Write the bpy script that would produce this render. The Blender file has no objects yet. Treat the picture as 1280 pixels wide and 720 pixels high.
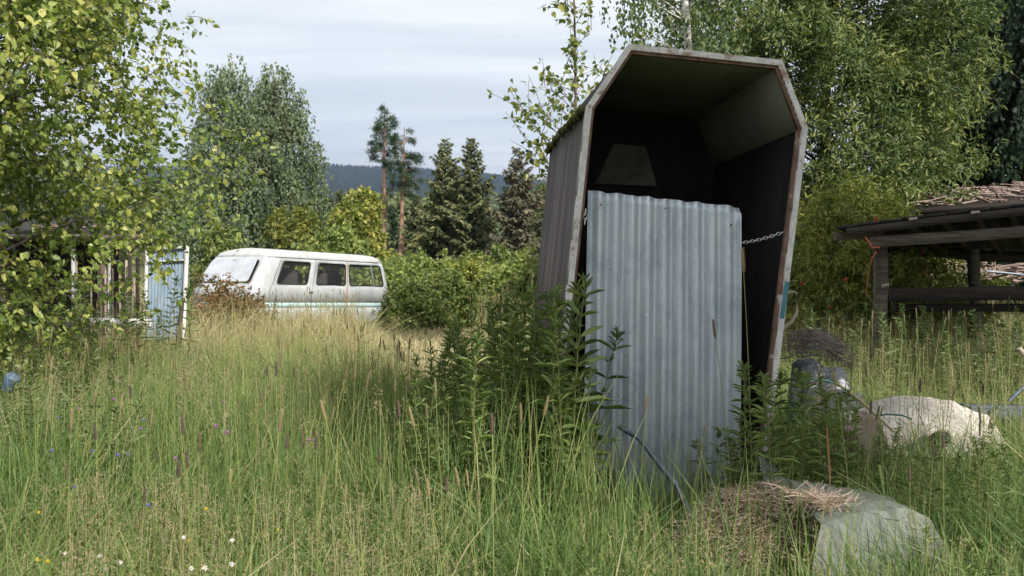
import bpy, bmesh, math, random
import numpy as np
from mathutils import Vector, Matrix

# ------------------------------------------------------------------ basics
F, CX, HOR, CAMZ = 1244.4, 640.0, 350.0, 1.45
sc = bpy.context.scene
C = sc.collection
R = np.random.default_rng(11)
random.seed(5)

def P(px, py, Y):
    return Vector(((px-CX)/F*Y, Y, CAMZ+(HOR-py)/F*Y))
def X(px, Y): return (px-CX)/F*Y
def sstep(a, b, x):
    t = np.clip((np.asarray(x, float)-a)/(b-a), 0, 1); return t*t*(3-2*t)
def gz(x, y):
    x = np.asarray(x, float); y = np.asarray(y, float)
    z = 0.016*np.clip(y-6, 0, 60)+0.03*np.sin(x*0.9+1.3)*np.cos(y*0.7)+0.02*np.sin(x*2.1+y*1.7)
    z = z+0.065*np.clip(y-85, 0, 420)
    return z
def vnoise(x, y, s, seed=0):
    # cheap smooth noise 0..1
    x = np.asarray(x)/s; y = np.asarray(y)/s
    xi = np.floor(x); yi = np.floor(y); fx = x-xi; fy = y-yi
    fx = fx*fx*(3-2*fx); fy = fy*fy*(3-2*fy)
    def h(a, b):
        v = np.sin(a*127.1+b*311.7+seed*74.7)*43758.5453
        return v-np.floor(v)
    return (h(xi, yi)*(1-fx)+h(xi+1, yi)*fx)*(1-fy)+(h(xi, yi+1)*(1-fx)+h(xi+1, yi+1)*fx)*fy

def tag(o, label=None, cat=None, group=None, kind=None):
    if label: o['label'] = label
    if cat: o['category'] = cat
    if group: o['group'] = group
    if kind: o['kind'] = kind
    return o
def empty(name, loc=(0, 0, 0), label=None, cat=None, group=None):
    o = bpy.data.objects.new(name, None); o.location = loc; o.empty_display_size = 0.1
    C.objects.link(o); tag(o, label, cat, group); return o
def link(name, me, mat=None, parent=None):
    o = bpy.data.objects.new(name, me); C.objects.link(o)
    if mat is not None: me.materials.append(mat)
    if parent: o.parent = parent
    return o
def copy_thing(root, loc, rotz=0, scale=1.0, label=None, group=None, tilt=(0, 0)):
    r = root.copy(); C.objects.link(r); r.location = loc
    r.rotation_euler = (tilt[0], tilt[1], rotz)
    r.scale = (scale,)*3 if not hasattr(scale, '__len__') else scale
    if label: r['label'] = label
    if group: r['group'] = group
    for ch in list(root.children):
        c = ch.copy(); C.objects.link(c); c.parent = r
        for g in ch.children:
            d = g.copy(); C.objects.link(d); d.parent = c
    return r

# ------------------------------------------------------------------ fast meshes
class Geo:
    def __init__(s): s.V = []; s.Fc = []; s.n = 0; s.A = []
    def add(s, V, Fc, a=None):
        V = np.asarray(V, float).reshape(-1, 3); Fc = np.asarray(Fc, int)
        s.V.append(V); s.Fc.append(Fc+s.n); s.n += len(V)
        if a is None: a = np.full(len(Fc), 0.5)
        elif np.isscalar(a): a = np.full(len(Fc), float(a))
        s.A.append(np.asarray(a, float))
    def build(s, name, mat=None, parent=None, smooth=False):
        me = bpy.data.meshes.new(name)
        V = np.concatenate(s.V)
        me.vertices.add(len(V)); me.vertices.foreach_set('co', V.astype(np.float32).ravel())
        tot = np.concatenate([np.full(len(f), f.shape[1]) for f in s.Fc])
        idx = np.concatenate([f.ravel() for f in s.Fc])
        me.loops.add(len(idx)); me.loops.foreach_set('vertex_index', idx.astype(np.int32))
        me.polygons.add(len(tot))
        st = np.concatenate([[0], np.cumsum(tot)[:-1]])
        me.polygons.foreach_set('loop_start', st.astype(np.int32))
        if smooth: me.polygons.foreach_set('use_smooth', np.ones(len(tot), bool))
        me.update(calc_edges=True)
        at = me.attributes.new('v', 'FLOAT', 'FACE')
        at.data.foreach_set('value', np.concatenate(s.A).astype(np.float32))
        return link(name, me, mat, parent)

def unit(a): return a/np.maximum(np.linalg.norm(a, axis=-1, keepdims=True), 1e-9)
LT_FAR = (np.array([[0, 0, 0], [.45, -.32, .06], [1, 0, -.08], [.45, .32, .06]]), np.array([[0, 1, 2], [0, 2, 3]]))
LT_OVATE = (np.array([[0, 0, 0], [.22, -.36, .06], [.6, -.27, .03], [1, 0, -.12], [.6, .27, .03], [.22, .36, .06], [.3, 0, -.02]]),
            np.array([[0, 1, 2, 3], [0, 3, 4, 5]]))
LT_LANCE = (np.array([[0, 0, 0], [.3, -.13, .04], [.65, -.1, .0], [1, 0, -.18], [.65, .1, .0], [.3, .13, .04]]),
            np.array([[0, 1, 2, 3], [0, 3, 4, 5]]))
LT_NARROW = (np.array([[0, 0, 0], [.3, -.095, .03], [.65, -.07, .0], [1, 0, -.2], [.65, .07, .0], [.3, .095, .03]]), np.array([[0, 1, 2, 3], [0, 3, 4, 5]]))
LT_NEEDLE = (np.array([[0, 0, 0], [.5, -.09, .0], [1, 0, -.05], [.5, .09, .0]]), np.array([[0, 1, 2], [0, 2, 3]]))
LT_SPRAY = (np.array([[0, 0, 0], [.35, -.22, -.04], [1, 0, -.12], [.35, .22, -.04], [.1, .02, .0]]), np.array([[0, 1, 2], [0, 2, 3]]))

def put_leaves(g, pos, d, size, tmpl, v, rng=R, flat=0.0):
    N = len(pos)
    if N == 0: return
    d = unit(d)
    rnd = rng.normal(size=(N, 3)); rnd[:, 2] *= (1-flat)
    if flat > 0: rnd = rnd*(1-flat)
    up = np.array([0, 0, 1.0])
    nrm = unit(np.cross(np.cross(d, up+rnd*0.9), d)+1e-6)
    side = np.cross(nrm, d)
    T, Fc = tmpl
    size = np.broadcast_to(np.asarray(size, float), (N,))
    V = pos[:, None, :]+size[:, None, None]*(T[None, :, 0:1]*d[:, None, :]+T[None, :, 1:2]*side[:, None, :]+T[None, :, 2:3]*nrm[:, None, :])
    FF = (Fc[None]+(np.arange(N)*len(T))[:, None, None]).reshape(-1, Fc.shape[1])
    g.add(V.reshape(-1, 3), FF, np.repeat(np.broadcast_to(v, (N,)), len(Fc)))

def tube(g, pts, rad, k=5, a=0.5):
    pts = np.asarray(pts, float); n = len(pts)
    rad = np.broadcast_to(np.asarray(rad, float), (n,))
    tan = unit(np.gradient(pts, axis=0))
    ref = np.array([0, 0, 1.0]) if abs(tan[0][2]) < .9 else np.array([1.0, 0, 0])
    s = unit(np.cross(tan, ref)); t = np.cross(tan, s)
    an = np.arange(k)*2*math.pi/k
    V = pts[:, None]+rad[:, None, None]*(np.cos(an)[None, :, None]*s[:, None]+np.sin(an)[None, :, None]*t[:, None])
    i = np.arange(n-1)[:, None]*k; j = np.arange(k)[None]; j2 = (j+1) % k
    Fc = np.stack([i+j, i+j2, i+k+j2, i+k+j], -1).reshape(-1, 4)
    g.add(V.reshape(-1, 3), Fc, a)
    g.add(V[-1], [list(range(k))], a); g.add(V[0], [list(range(k))[::-1]], a)

def box(g, lo, hi, M=None, a=0.5, taper=None):
    x0, y0, z0 = lo; x1, y1, z1 = hi
    V = np.array([[x0,y0,z0],[x1,y0,z0],[x1,y1,z0],[x0,y1,z0],[x0,y0,z1],[x1,y0,z1],[x1,y1,z1],[x0,y1,z1]], float)
    if M is not None: V = np.array([list(M @ Vector(v)) for v in V])
    g.add(V, [[0,3,2,1],[4,5,6,7],[0,1,5,4],[1,2,6,5],[2,3,7,6],[3,0,4,7]], a)
def beam(g, p0, p1, w, h, a=0.5, roll=0, seg=1, wob=0):
    """a squared timber from p0 to p1, w across, h high"""
    p0 = np.array(p0, float); p1 = np.array(p1, float)
    t = unit(p1-p0); up = np.array([0, 0, 1.0]) if abs(t[2]) < .9 else np.array([0, 1.0, 0])
    s = unit(np.cross(t, up)); u = np.cross(s, t)
    if roll: s, u = s*math.cos(roll)+u*math.sin(roll), u*math.cos(roll)-s*math.sin(roll)
    rows = []
    for i in range(seg+1):
        c = p0+(p1-p0)*i/seg + (R.normal(size=3)*wob if 0 < i < seg else 0)
        rows.append([c-s*w/2-u*h/2, c+s*w/2-u*h/2, c+s*w/2+u*h/2, c-s*w/2+u*h/2])
    V = np.array(rows).reshape(-1, 3); Fc = []
    for i in range(seg):
        for j in range(4): Fc.append([i*4+j, i*4+(j+1) % 4, i*4+4+(j+1) % 4, i*4+4+j])
    g.add(V, Fc, a); g.add(V[:4], [[3, 2, 1, 0]], a); g.add(V[-4:], [[0, 1, 2, 3]], a)
def prism(g, poly, y0, y1, a=0.5):
    """poly in local x,z extruded along y"""
    n = len(poly)
    V = [(x, y0, z) for x, z in poly]+[(x, y1, z) for x, z in poly]
    Fc = [[i, (i+1) % n, n+(i+1) % n, n+i] for i in range(n)]
    g.add(V, Fc, a); g.add(V[:n], [list(range(n))[::-1]], a); g.add(V[n:], [list(range(n))], a)
def ball(g, c, r, a=0.5, nu=8, nv=6, sc_=(1, 1, 1)):
    V = []; Fc = []
    for i in range(nv+1):
        th = math.pi*i/nv
        for j in range(nu):
            ph = 2*math.pi*j/nu
            V.append((c[0]+r*sc_[0]*math.sin(th)*math.cos(ph), c[1]+r*sc_[1]*math.sin(th)*math.sin(ph), c[2]+r*sc_[2]*math.cos(th)))
    for i in range(nv):
        for j in range(nu): Fc.append([i*nu+j, (i+1)*nu+j, (i+1)*nu+(j+1) % nu, i*nu+(j+1) % nu])
    g.add(V, Fc, a)

# ------------------------------------------------------------------ materials
def newmat(name):
    m = bpy.data.materials.new(name); m.use_nodes = True
    nt = m.node_tree; nt.nodes.clear()
    out = nt.nodes.new('ShaderNodeOutputMaterial')
    return m, nt, out
def N(nt, t, **kw):
    n = nt.nodes.new(t)
    for k, v in kw.items():
        if k in n.inputs.keys(): n.inputs[k].default_value = v
        else: setattr(n, k, v)
    return n
def ramp(nt, stops, fac=None, interp='LINEAR'):
    r = nt.nodes.new('ShaderNodeValToRGB'); r.color_ramp.interpolation = interp
    e = r.color_ramp.elements
    while len(e) < len(stops): e.new(0.5)
    for k, (p, c) in enumerate(stops):
        e[k].position = p; e[k].color = (c, c, c, 1) if not hasattr(c, '__len__') else (*c[:3], 1)
    if fac is not None: nt.links.new(fac, r.inputs[0])
    return r
def mix(nt, fac, a, b, blend='MIX'):
    m = nt.nodes.new('ShaderNodeMix'); m.data_type = 'RGBA'; m.blend_type = blend
    for sock, v in ((m.inputs[0], fac), (m.inputs[6], a), (m.inputs[7], b)):
        if hasattr(v, 'is_output'): nt.links.new(v, sock)
        else: sock.default_value = (*v[:3], 1) if hasattr(v, '__len__') else v
    return m.outputs[2]
def noise_tex(nt, scale, detail=4, rough=.6, vec=None, stretch=None, coord='Object', dist=0):
    tc = nt.nodes.new('ShaderNodeTexCoord'); src = tc.outputs[coord]
    if stretch:
        mp = nt.nodes.new('ShaderNodeMapping'); mp.inputs['Scale'].default_value = stretch
        nt.links.new(src, mp.inputs[0]); src = mp.outputs[0]
    n = N(nt, 'ShaderNodeTexNoise', Scale=scale, Detail=detail, Roughness=rough, Distortion=dist)
    nt.links.new(src, n.inputs['Vector'])
    return n.outputs['Fac']

def leafmat(name, stops, trans=0.35, rough=0.5, spec=0.3, tcol=(1.1, 1.2, .7)):
    m, nt, out = newmat(name)
    at = N(nt, 'ShaderNodeAttribute', attribute_name='v')
    oi = nt.nodes.new('ShaderNodeObjectInfo')
    r = ramp(nt, stops, at.outputs['Fac'])
    hv = nt.nodes.new('ShaderNodeHueSaturation')
    mr = N(nt, 'ShaderNodeMapRange'); mr.inputs[3].default_value = .8; mr.inputs[4].default_value = 1.2
    nt.links.new(oi.outputs['Random'], mr.inputs[0]); nt.links.new(mr.outputs[0], hv.inputs['Value'])
    nt.links.new(r.outputs[0], hv.inputs['Color'])
    b = N(nt, 'ShaderNodeBsdfPrincipled', Roughness=rough); b.inputs['Specular IOR Level'].default_value = spec
    nt.links.new(hv.outputs[0], b.inputs['Base Color'])
    if trans > 0:
        t = nt.nodes.new('ShaderNodeBsdfTranslucent')
        tm = mix(nt, 1.0, hv.outputs[0], tcol, 'MULTIPLY'); nt.links.new(tm, t.inputs['Color'])
        ms = N(nt, 'ShaderNodeMixShader'); ms.inputs[0].default_value = trans
        nt.links.new(b.outputs[0], ms.inputs[1]); nt.links.new(t.outputs[0], ms.inputs[2])
        nt.links.new(ms.outputs[0], out.inputs[0])
    else: nt.links.new(b.outputs[0], out.inputs[0])
    return m

def surf(name, c1, c2, scale=6, stretch=None, rough=.8, metal=0, bump=.3, c3=None, p3=(.62, .7), s3=3, spec=.3, detail=6, bscale=None, var=False, lo=.35, hi=.65, st3=None):
    """two-tone noise surface with an optional third colour in patches"""
    m, nt, out = newmat(name)
    f = noise_tex(nt, scale, detail, .65, stretch=stretch)
    col = mix(nt, ramp(nt, [(lo, 0), (hi, 1)], f).outputs[0], c1, c2)
    if var:
        at = N(nt, 'ShaderNodeAttribute', attribute_name='v')
        mr = N(nt, 'ShaderNodeMapRange'); mr.inputs[3].default_value = .6; mr.inputs[4].default_value = 1.4
        nt.links.new(at.outputs['Fac'], mr.inputs[0])
        cc = N(nt, 'ShaderNodeCombineColor')
        for i in range(3): nt.links.new(mr.outputs[0], cc.inputs[i])
        col = mix(nt, 1.0, col, cc.outputs[0], 'MULTIPLY')
    if c3 is not None:
        f3 = noise_tex(nt, s3, 8, .7, stretch=st3, dist=.4)
        col = mix(nt, ramp(nt, [(p3[0], 0), (p3[1], 1)], f3).outputs[0], col, c3)
    b = N(nt, 'ShaderNodeBsdfPrincipled', Roughness=rough, Metallic=metal); b.inputs['Specular IOR Level'].default_value = spec
    nt.links.new(col, b.inputs['Base Color'])
    if bump:
        bp = N(nt, 'ShaderNodeBump', Strength=bump, Distance=.01)
        fb = f if bscale is None else noise_tex(nt, bscale, 6, .7, stretch=stretch)
        nt.links.new(fb, bp.inputs['Height']); nt.links.new(bp.outputs[0], b.inputs['Normal'])
    nt.links.new(b.outputs[0], out.inputs[0])
    return m

M = {}
M['grass'] = leafmat('grass blades', [(0, (.055, .112, .036)), (.3, (.115, .192, .055)), (.55, (.21, .275, .085)), (.78, (.36, .36, .15)), (1, (.52, .44, .27))], .35, .55, .3)
M['seed'] = leafmat('grass seed', [(0, (.16, .12, .11)), (.35, (.26, .21, .12)), (.7, (.33, .25, .16)), (1, (.38, .30, .20))], .3, .8, .1)
M['timothy'] = leafmat('timothy heads', [(0, (.10, .06, .07)), (.4, (.17, .15, .08)), (.75, (.23, .20, .10)), (1, (.32, .22, .12))], .15, .9, .1)
M['herb'] = leafmat('nettle leaves', [(0, (.075, .125, .04)), (.5, (.155, .22, .065)), (1, (.27, .32, .11))], .3, .5, .35)
M['herb_pale'] = leafmat('pale weed leaves', [(0, (.09, .14, .055)), (.5, (.15, .21, .08)), (1, (.26, .30, .13))], .3, .55, .3)
M['stem'] = leafmat('plant stems', [(0, (.10, .12, .04)), (1, (.18, .16, .07))], 0, .7, .2)
M['birch_near'] = leafmat('near birch leaves', [(0, (.075, .13, .034)), (.5, (.18, .245, .06)), (.85, (.34, .38, .10)), (1, (.48, .46, .15))], .42, .42, .45)
M['birch_far'] = leafmat('far birch leaves', [(0, (.075, .11, .065)), (.5, (.14, .185, .10)), (1, (.22, .265, .14))], .3, .6, .25)
M['willow'] = leafmat('willow leaves', [(0, (.050, .088, .036)), (.5, (.11, .155, .055)), (1, (.25, .26, .09))], .35, .5, .35)
M['shaded_leaf'] = leafmat('shade darkened tree leaves', [(0, (.014, .026, .017)), (.6, (.026, .045, .026)), (1, (.05, .085, .035))], .2, .6, .2)  # leaf colour darkened for the shade these trees stand in
M['spruce'] = leafmat('spruce needles', [(0, (.055, .08, .04)), (.5, (.11, .13, .055)), (1, (.24, .22, .10))], .2, .7, .2)
M['brown_spruce'] = leafmat('browning spruce needles', [(0, (.07, .075, .05)), (.5, (.13, .12, .075)), (1, (.22, .18, .12))], .1, .8, .15)
M['pine'] = leafmat('pine needles', [(0, (.025, .05, .03)), (.6, (.05, .085, .04)), (1, (.09, .13, .05))], .12, .7, .2)
M['bush'] = leafmat('bush leaves', [(0, (.07, .11, .035)), (.5, (.19, .25, .07)), (1, (.36, .37, .12))], .35, .55, .3)
M['rowan'] = leafmat('rowan leaves', [(0, (.065, .10, .022)), (.5, (.185, .215, .045)), (1, (.37, .34, .09))], .35, .55, .3)
M['rust_leaf'] = leafmat('rusty shrub leaves', [(0, (.12, .11, .05)), (.5, (.22, .16, .07)), (1, (.34, .17, .10))], .35, .6, .2)
M['forest'] = leafmat('forest leaves', [(0, (.03, .055, .032)), (.6, (.10, .125, .055)), (1, (.19, .19, .085))], .2, .7, .2)
M['bark_dark'] = surf('dark bark', (.05, .04, .032), (.11, .09, .07), 9, (1, 1, .3), .95)
M['bark_birch'] = surf('birch bark', (.45, .43, .39), (.62, .6, .56), 5, (1, 1, 4), .8, c3=(.05, .045, .04), p3=(.55, .6), s3=6, st3=(1, 1, 5))
M['bark_pine'] = surf('orange pine bark', (.22, .13, .09), (.33, .20, .14), 6, (1, 1, .4), .9)
M['twig'] = surf('twigs', (.10, .075, .055), (.16, .12, .09), 9, None, .9, bump=0)
M['berries'] = surf('red berries', (.42, .03, .02), (.55, .07, .03), 5, None, .4, bump=0)
# hut
M['plank'] = surf('weathered planks', (.055, .043, .04), (.16, .135, .135), 5, (2, 9, .35), .85, bump=.5, c3=(.34, .33, .34), p3=(.60, .70), s3=5, st3=(1, 5, .5), var=True)
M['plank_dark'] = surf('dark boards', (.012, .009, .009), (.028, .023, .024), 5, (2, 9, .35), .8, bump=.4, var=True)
M['panel'] = surf('dim green board', (.11, .125, .10), (.17, .185, .14), 5, None, .8, bump=.2, c3=(.06, .06, .045), p3=(.5, .7), s3=4)
M['lining'] = surf('old pale green paint', (.24, .265, .22), (.34, .36, .30), 2.5, None, .7, bump=.1, c3=(.07, .07, .055), p3=(.6, .8), s3=2)
M['paint'] = surf('peeling white paint', (.47, .45, .45), (.64, .62, .61), 14, (1, 1, 1), .8, bump=.7, c3=(.27, .17, .13), p3=(.53, .64), s3=11)
M['rustwood'] = surf('red brown bare wood', (.11, .06, .045), (.24, .15, .11), 9, None, .85, bump=.5, c3=(.45, .40, .36), p3=(.60, .64), s3=7)
M['moss'] = surf('moss', (.05, .05, .02), (.10, .11, .03), 22, None, 1, bump=.9)
M['teal'] = surf('teal paint', (.04, .14, .19), (.07, .20, .25), 12, None, .6)

def galv():
    m, nt, out = newmat('galvanised steel')
    v = N(nt, 'ShaderNodeTexVoronoi', Scale=70.0)
    tc = nt.nodes.new('ShaderNodeTexCoord'); nt.links.new(tc.outputs['Object'], v.inputs['Vector'])
    col = mix(nt, v.outputs['Color'], (.41, .46, .52), (.49, .54, .595))
    streak = noise_tex(nt, 4, 7, .75, stretch=(11, 1, .35))
    col = mix(nt, ramp(nt, [(.38, 0), (.68, .8)], streak).outputs[0], col, (.62, .66, .69))
    dirt = noise_tex(nt, 3, 8, .75, stretch=(1, 1, .8), dist=.6)
    col = mix(nt, ramp(nt, [(.48, 0), (.74, .7)], dirt).outputs[0], col, (.20, .25, .34))
    sep = nt.nodes.new('ShaderNodeSeparateXYZ'); nt.links.new(tc.outputs['Object'], sep.inputs[0])
    mr = N(nt, 'ShaderNodeMapRange'); mr.inputs[1].default_value = .0; mr.inputs[2].default_value = .75; mr.inputs[3].default_value = .26; mr.inputs[4].default_value = 0.0; nt.links.new(sep.outputs[2], mr.inputs[0])
    rn = noise_tex(nt, 7, 8, .75, stretch=(3, 1, .8)); sm = N(nt, 'ShaderNodeMath', operation='ADD'); nt.links.new(rn, sm.inputs[0]); nt.links.new(mr.outputs[0], sm.inputs[1])
    col = mix(nt, ramp(nt, [(.66, 0), (.80, .75)], sm.outputs[0]).outputs[0], col, (.20, .16, .12))
    spots = noise_tex(nt, 34, 3, .5)
    col = mix(nt, ramp(nt, [(.70, 0), (.74, .7)], spots).outputs[0], col, (.74, .76, .78))
    b = N(nt, 'ShaderNodeBsdfPrincipled', Metallic=.55)
    nt.links.new(col, b.inputs['Base Color'])
    rr = ramp(nt, [(.3, .40), (.7, .62)], dirt); nt.links.new(rr.outputs[0], b.inputs['Roughness'])
    bp = N(nt, 'ShaderNodeBump', Strength=.15, Distance=.004); nt.links.new(streak, bp.inputs['Height']); nt.links.new(bp.outputs[0], b.inputs['Normal'])
    nt.links.new(b.outputs[0], out.inputs[0]); return m
M['galv'] = galv()
M['steel'] = surf('blue grey pipe', (.10, .13, .17), (.20, .24, .28), 20, None, .45, metal=.6, c3=(.25, .13, .08), p3=(.62, .68), s3=12)
M['zinc'] = surf('bright chain steel', (.5, .52, .54), (.62, .64, .66), 30, None, .35, metal=.9, bump=0)
# van
M['van'] = surf('dull white van paint', (.38, .40, .42), (.47, .485, .50), 3, None, .5, bump=.08, c3=(.27, .25, .21), p3=(.52, .72), s3=3, spec=.4, st3=(1, 1, .4))
M['van_roof'] = surf('dirty white roof paint', (.42, .42, .42), (.52, .52, .52), 3, None, .6, bump=.1, c3=(.30, .29, .25), p3=(.55, .7), s3=5)
M['van_teal'] = surf('pale teal van paint', (.34, .50, .52), (.46, .58, .59), 4, None, .5, bump=.05, c3=(.45, .48, .46), p3=(.58, .66), s3=4)
M['rubber'] = surf('black rubber', (.02, .02, .02), (.05, .045, .04), 8, None, .8)
M['rust'] = surf('rust', (.20, .07, .035), (.36, .15, .08), 14, None, .9)
def glassy(name, col, rough, alpha):
    m, nt, out = newmat(name)
    b = N(nt, 'ShaderNodeBsdfPrincipled', Roughness=rough); b.inputs['Specular IOR Level'].default_value = .5
    f = noise_tex(nt, 4, 6, .7)
    nt.links.new(mix(nt, ramp(nt, [(.4, 0), (.7, 1)], f).outputs[0], col, tuple(c*1.35 for c in col)), b.inputs['Base Color'])
    t = nt.nodes.new('ShaderNodeBsdfTransparent'); ms = nt.nodes.new('ShaderNodeMixShader'); ms.inputs[0].default_value = alpha
    nt.links.new(t.outputs[0], ms.inputs[1]); nt.links.new(b.outputs[0], ms.inputs[2]); nt.links.new(ms.outputs[0], out.inputs[0])
    return m
M['glass'] = glassy('dusty side glass', (.08, .085, .09), .10, .2)
M['windscreen'] = glassy('pale reflection glass', (.40, .42, .46), .3, .93)  # bluish white reflection painted into the nearly opaque glass colour
M['seat'] = surf('dark seat cloth', (.03, .03, .03), (.07, .06, .055), 20, None, .9)
M['tan'] = surf('tan seat cloth', (.20, .15, .10), (.32, .25, .17), 20, None, .9)
M['red'] = surf('faded red cloth', (.35, .05, .05), (.45, .10, .09), 10, None, .8)
M['chrome'] = surf('dull chrome', (.4, .4, .4), (.55, .55, .55), 8, None, .3, metal=.9, bump=0)
# sheds and junk
M['old_beam'] = surf('grey brown timber', (.055, .045, .038), (.15, .125, .105), 6, (.4, 3, 6), .9, bump=.6, var=True)
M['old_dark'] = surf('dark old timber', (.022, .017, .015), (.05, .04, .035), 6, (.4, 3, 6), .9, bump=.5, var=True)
M['roof_dark'] = surf('dark roofing felt', (.018, .018, .017), (.045, .042, .038), 6, None, .95, bump=.5)
M['board_pale'] = surf('pale weathered boards', (.26, .20, .17), (.42, .34, .29), 6, (4, 1, .5), .85, var=True)
M['board_pink'] = surf('pinkish boards', (.17, .12, .10), (.33, .25, .215), 6, (1, 1, .5), .85, var=True)
M['white_wood'] = surf('white painted wood', (.55, .54, .52), (.72, .71, .69), 6, None, .7, c3=(.3, .28, .24), p3=(.58, .66), s3=8)
M['blue_panel'] = surf('blue grey translucent sheet', (.18, .25, .33), (.30, .38, .46), 5, (3, 3, .6), .5, bump=.2)
M['tarp_beige'] = surf('beige tarp', (.42, .37, .325), (.53, .48, .43), 3.5, None, .75, bump=.2, c3=(.22, .19, .15), p3=(.6, .75), s3=4, bscale=16)
M['tarp_grey'] = surf('grey green tarp', (.13, .145, .12), (.20, .215, .18), 3.5, None, .75, bump=.4, c3=(.12, .13, .10), p3=(.55, .7), s3=5, bscale=14)
M['tarp_dark'] = surf('dark tarp', (.03, .034, .04), (.08, .088, .10), 7, None, .75, bump=.5, c3=(.38, .39, .41), p3=(.54, .60), s3=5)
M['teal_cloth'] = surf('teal strap', (.03, .11, .12), (.05, .16, .16), 9, None, .7)
M['blue_board'] = surf('slate blue board', (.05, .065, .10), (.08, .10, .145), 5, None, .7)
M['soil'] = surf('dark soil', (.03, .022, .016), (.07, .05, .035), 14, None, 1, bump=.8)
M['straw'] = leafmat('pinkish straw', [(0, (.38, .25, .19)), (.5, (.58, .43, .34)), (1, (.72, .60, .50))], .1, .8, .15)
M['stick'] = surf('pale stick', (.42, .34, .18), (.6, .5, .3), 12, None, .8)
M['brown_stalk'] = surf('brown stalk', (.25, .11, .05), (.38, .18, .08), 12, None, .9)
M['driftwood'] = surf('bare grey branch', (.3, .25, .19), (.45, .38, .3), 12, (1, 1, .4), .85)
M['orange'] = surf('orange rope', (.36, .09, .05), (.44, .14, .08), 15, None, .8)
M['wire'] = surf('dark wire', (.05, .045, .05), (.11, .09, .09), 20, None, .6, metal=.4, bump=0)
M['flower_white'] = surf('white clover', (.62, .58, .5), (.75, .7, .66), 60, None, .9, bump=0)
M['flower_purple'] = surf('purple flower', (.24, .10, .22), (.36, .18, .30), 60, None, .9, bump=0)
M['flower_blue'] = surf('blue violet flower', (.10, .10, .36), (.18, .17, .45), 60, None, .9, bump=0)
M['flower_yellow'] = surf('yellow flower', (.6, .42, .03), (.7, .52, .06), 60, None, .9, bump=0)
M['blue_tin'] = surf('blue plastic', (.06, .10, .16), (.12, .17, .24), 8, None, .5)

# ------------------------------------------------------------------ camera, world, sun
cam = bpy.data.cameras.new('camera'); co = bpy.data.objects.new('camera', cam); C.objects.link(co)
cam.lens = 35.0; cam.sensor_width = 36.0; cam.clip_start = .05; cam.clip_end = 30000
co.location = (0, 0, CAMZ); co.rotation_euler = (math.radians(90)-math.atan((360-HOR)/F), 0, 0)
cam.dof.use_dof = True; cam.dof.focus_distance = 5.6; cam.dof.aperture_fstop = 9.0
sc.camera = co
SUN_EL, SUN_AZ = 38, 149     # azimuth clockwise from the view direction (+Y)
el, az = math.radians(SUN_EL), math.radians(SUN_AZ)
w = bpy.data.worlds.new('World'); sc.world = w; w.use_nodes = True
nt = w.node_tree; nt.nodes.clear()
out = nt.nodes.new('ShaderNodeOutputWorld'); bg = nt.nodes.new('ShaderNodeBackground'); bg.inputs[1].default_value = .15
sky = nt.nodes.new('ShaderNodeTexSky'); sky.sky_type = 'NISHITA'; sky.sun_disc = False
sky.sun_elevation = el; sky.sun_rotation = az
tc = nt.nodes.new('ShaderNodeTexCoord')
sx = nt.nodes.new('ShaderNodeSeparateXYZ'); nt.links.new(tc.outputs['Generated'], sx.inputs[0])
mz = N(nt, 'ShaderNodeMath', operation='MAXIMUM'); mz.inputs[1].default_value = 0.0; nt.links.new(sx.outputs[2], mz.inputs[0])
ad = N(nt, 'ShaderNodeMath', operation='ADD'); ad.inputs[1].default_value = .07; nt.links.new(mz.outputs[0], ad.inputs[0])
cb = nt.nodes.new('ShaderNodeCombineXYZ')
for i in (0, 1):
    dv = N(nt, 'ShaderNodeMath', operation='DIVIDE'); nt.links.new(sx.outputs[i], dv.inputs[0]); nt.links.new(ad.outputs[0], dv.inputs[1]); nt.links.new(dv.outputs[0], cb.inputs[i])
mp = nt.nodes.new('ShaderNodeMapping'); mp.inputs['Scale'].default_value = (.35, 1.0, 1); mp.inputs['Rotation'].default_value = (0, 0, .25); nt.links.new(cb.outputs[0], mp.inputs[0])
n1 = N(nt, 'ShaderNodeTexNoise', Scale=1.1, Detail=7.0, Roughness=.55, Distortion=.5); nt.links.new(mp.outputs[0], n1.inputs['Vector'])
n2 = N(nt, 'ShaderNodeTexNoise', Scale=.5, Detail=3.0, Roughness=.5); nt.links.new(mp.outputs[0], n2.inputs['Vector'])
cloudcol = ramp(nt, [(.32, (3.9, 4.5, 4.9)), (.5, (4.9, 5.4, 5.65)), (.68, (6.0, 6.3, 6.3))], n1.outputs[0])
# ramps clamp colours to the range they are given, so scale is done in a multiply
for e, c in zip(cloudcol.color_ramp.elements, ((.30, .325, .34), (.40, .415, .42), (.53, .535, .525))): e.color = (*c, 1)
cm = mix(nt, 1.0, cloudcol.outputs[0], (1, 1, 1), 'MULTIPLY')
sc10 = N(nt, 'ShaderNodeVectorMath', operation='SCALE'); sc10.inputs['Scale'].default_value = 10.0; nt.links.new(cm, sc10.inputs[0])
cov = ramp(nt, [(.3, .82), (.55, .98)], n2.outputs[0])
nt.links.new(mix(nt, cov.outputs[0], sky.outputs[0], sc10.outputs[0]), bg.inputs[0])
nt.links.new(bg.outputs[0], out.inputs[0])
sun = bpy.data.lights.new('sun', 'SUN'); sun.energy = 3.9; sun.angle = math.radians(1.6); sun.color = (1, .95, .87)
so = bpy.data.objects.new('sun', sun); C.objects.link(so)
sd = Vector((math.sin(az)*math.cos(el), math.cos(az)*math.cos(el), math.sin(el)))
so.rotation_euler = sd.to_track_quat('Z', 'Y').to_euler(); so.location = (10, -10, 20)
sc.view_settings.view_transform = 'Standard'; sc.view_settings.look = 'None'; sc.view_settings.gamma = 1; sc.view_settings.exposure = .72
cy = sc.cycles
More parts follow.
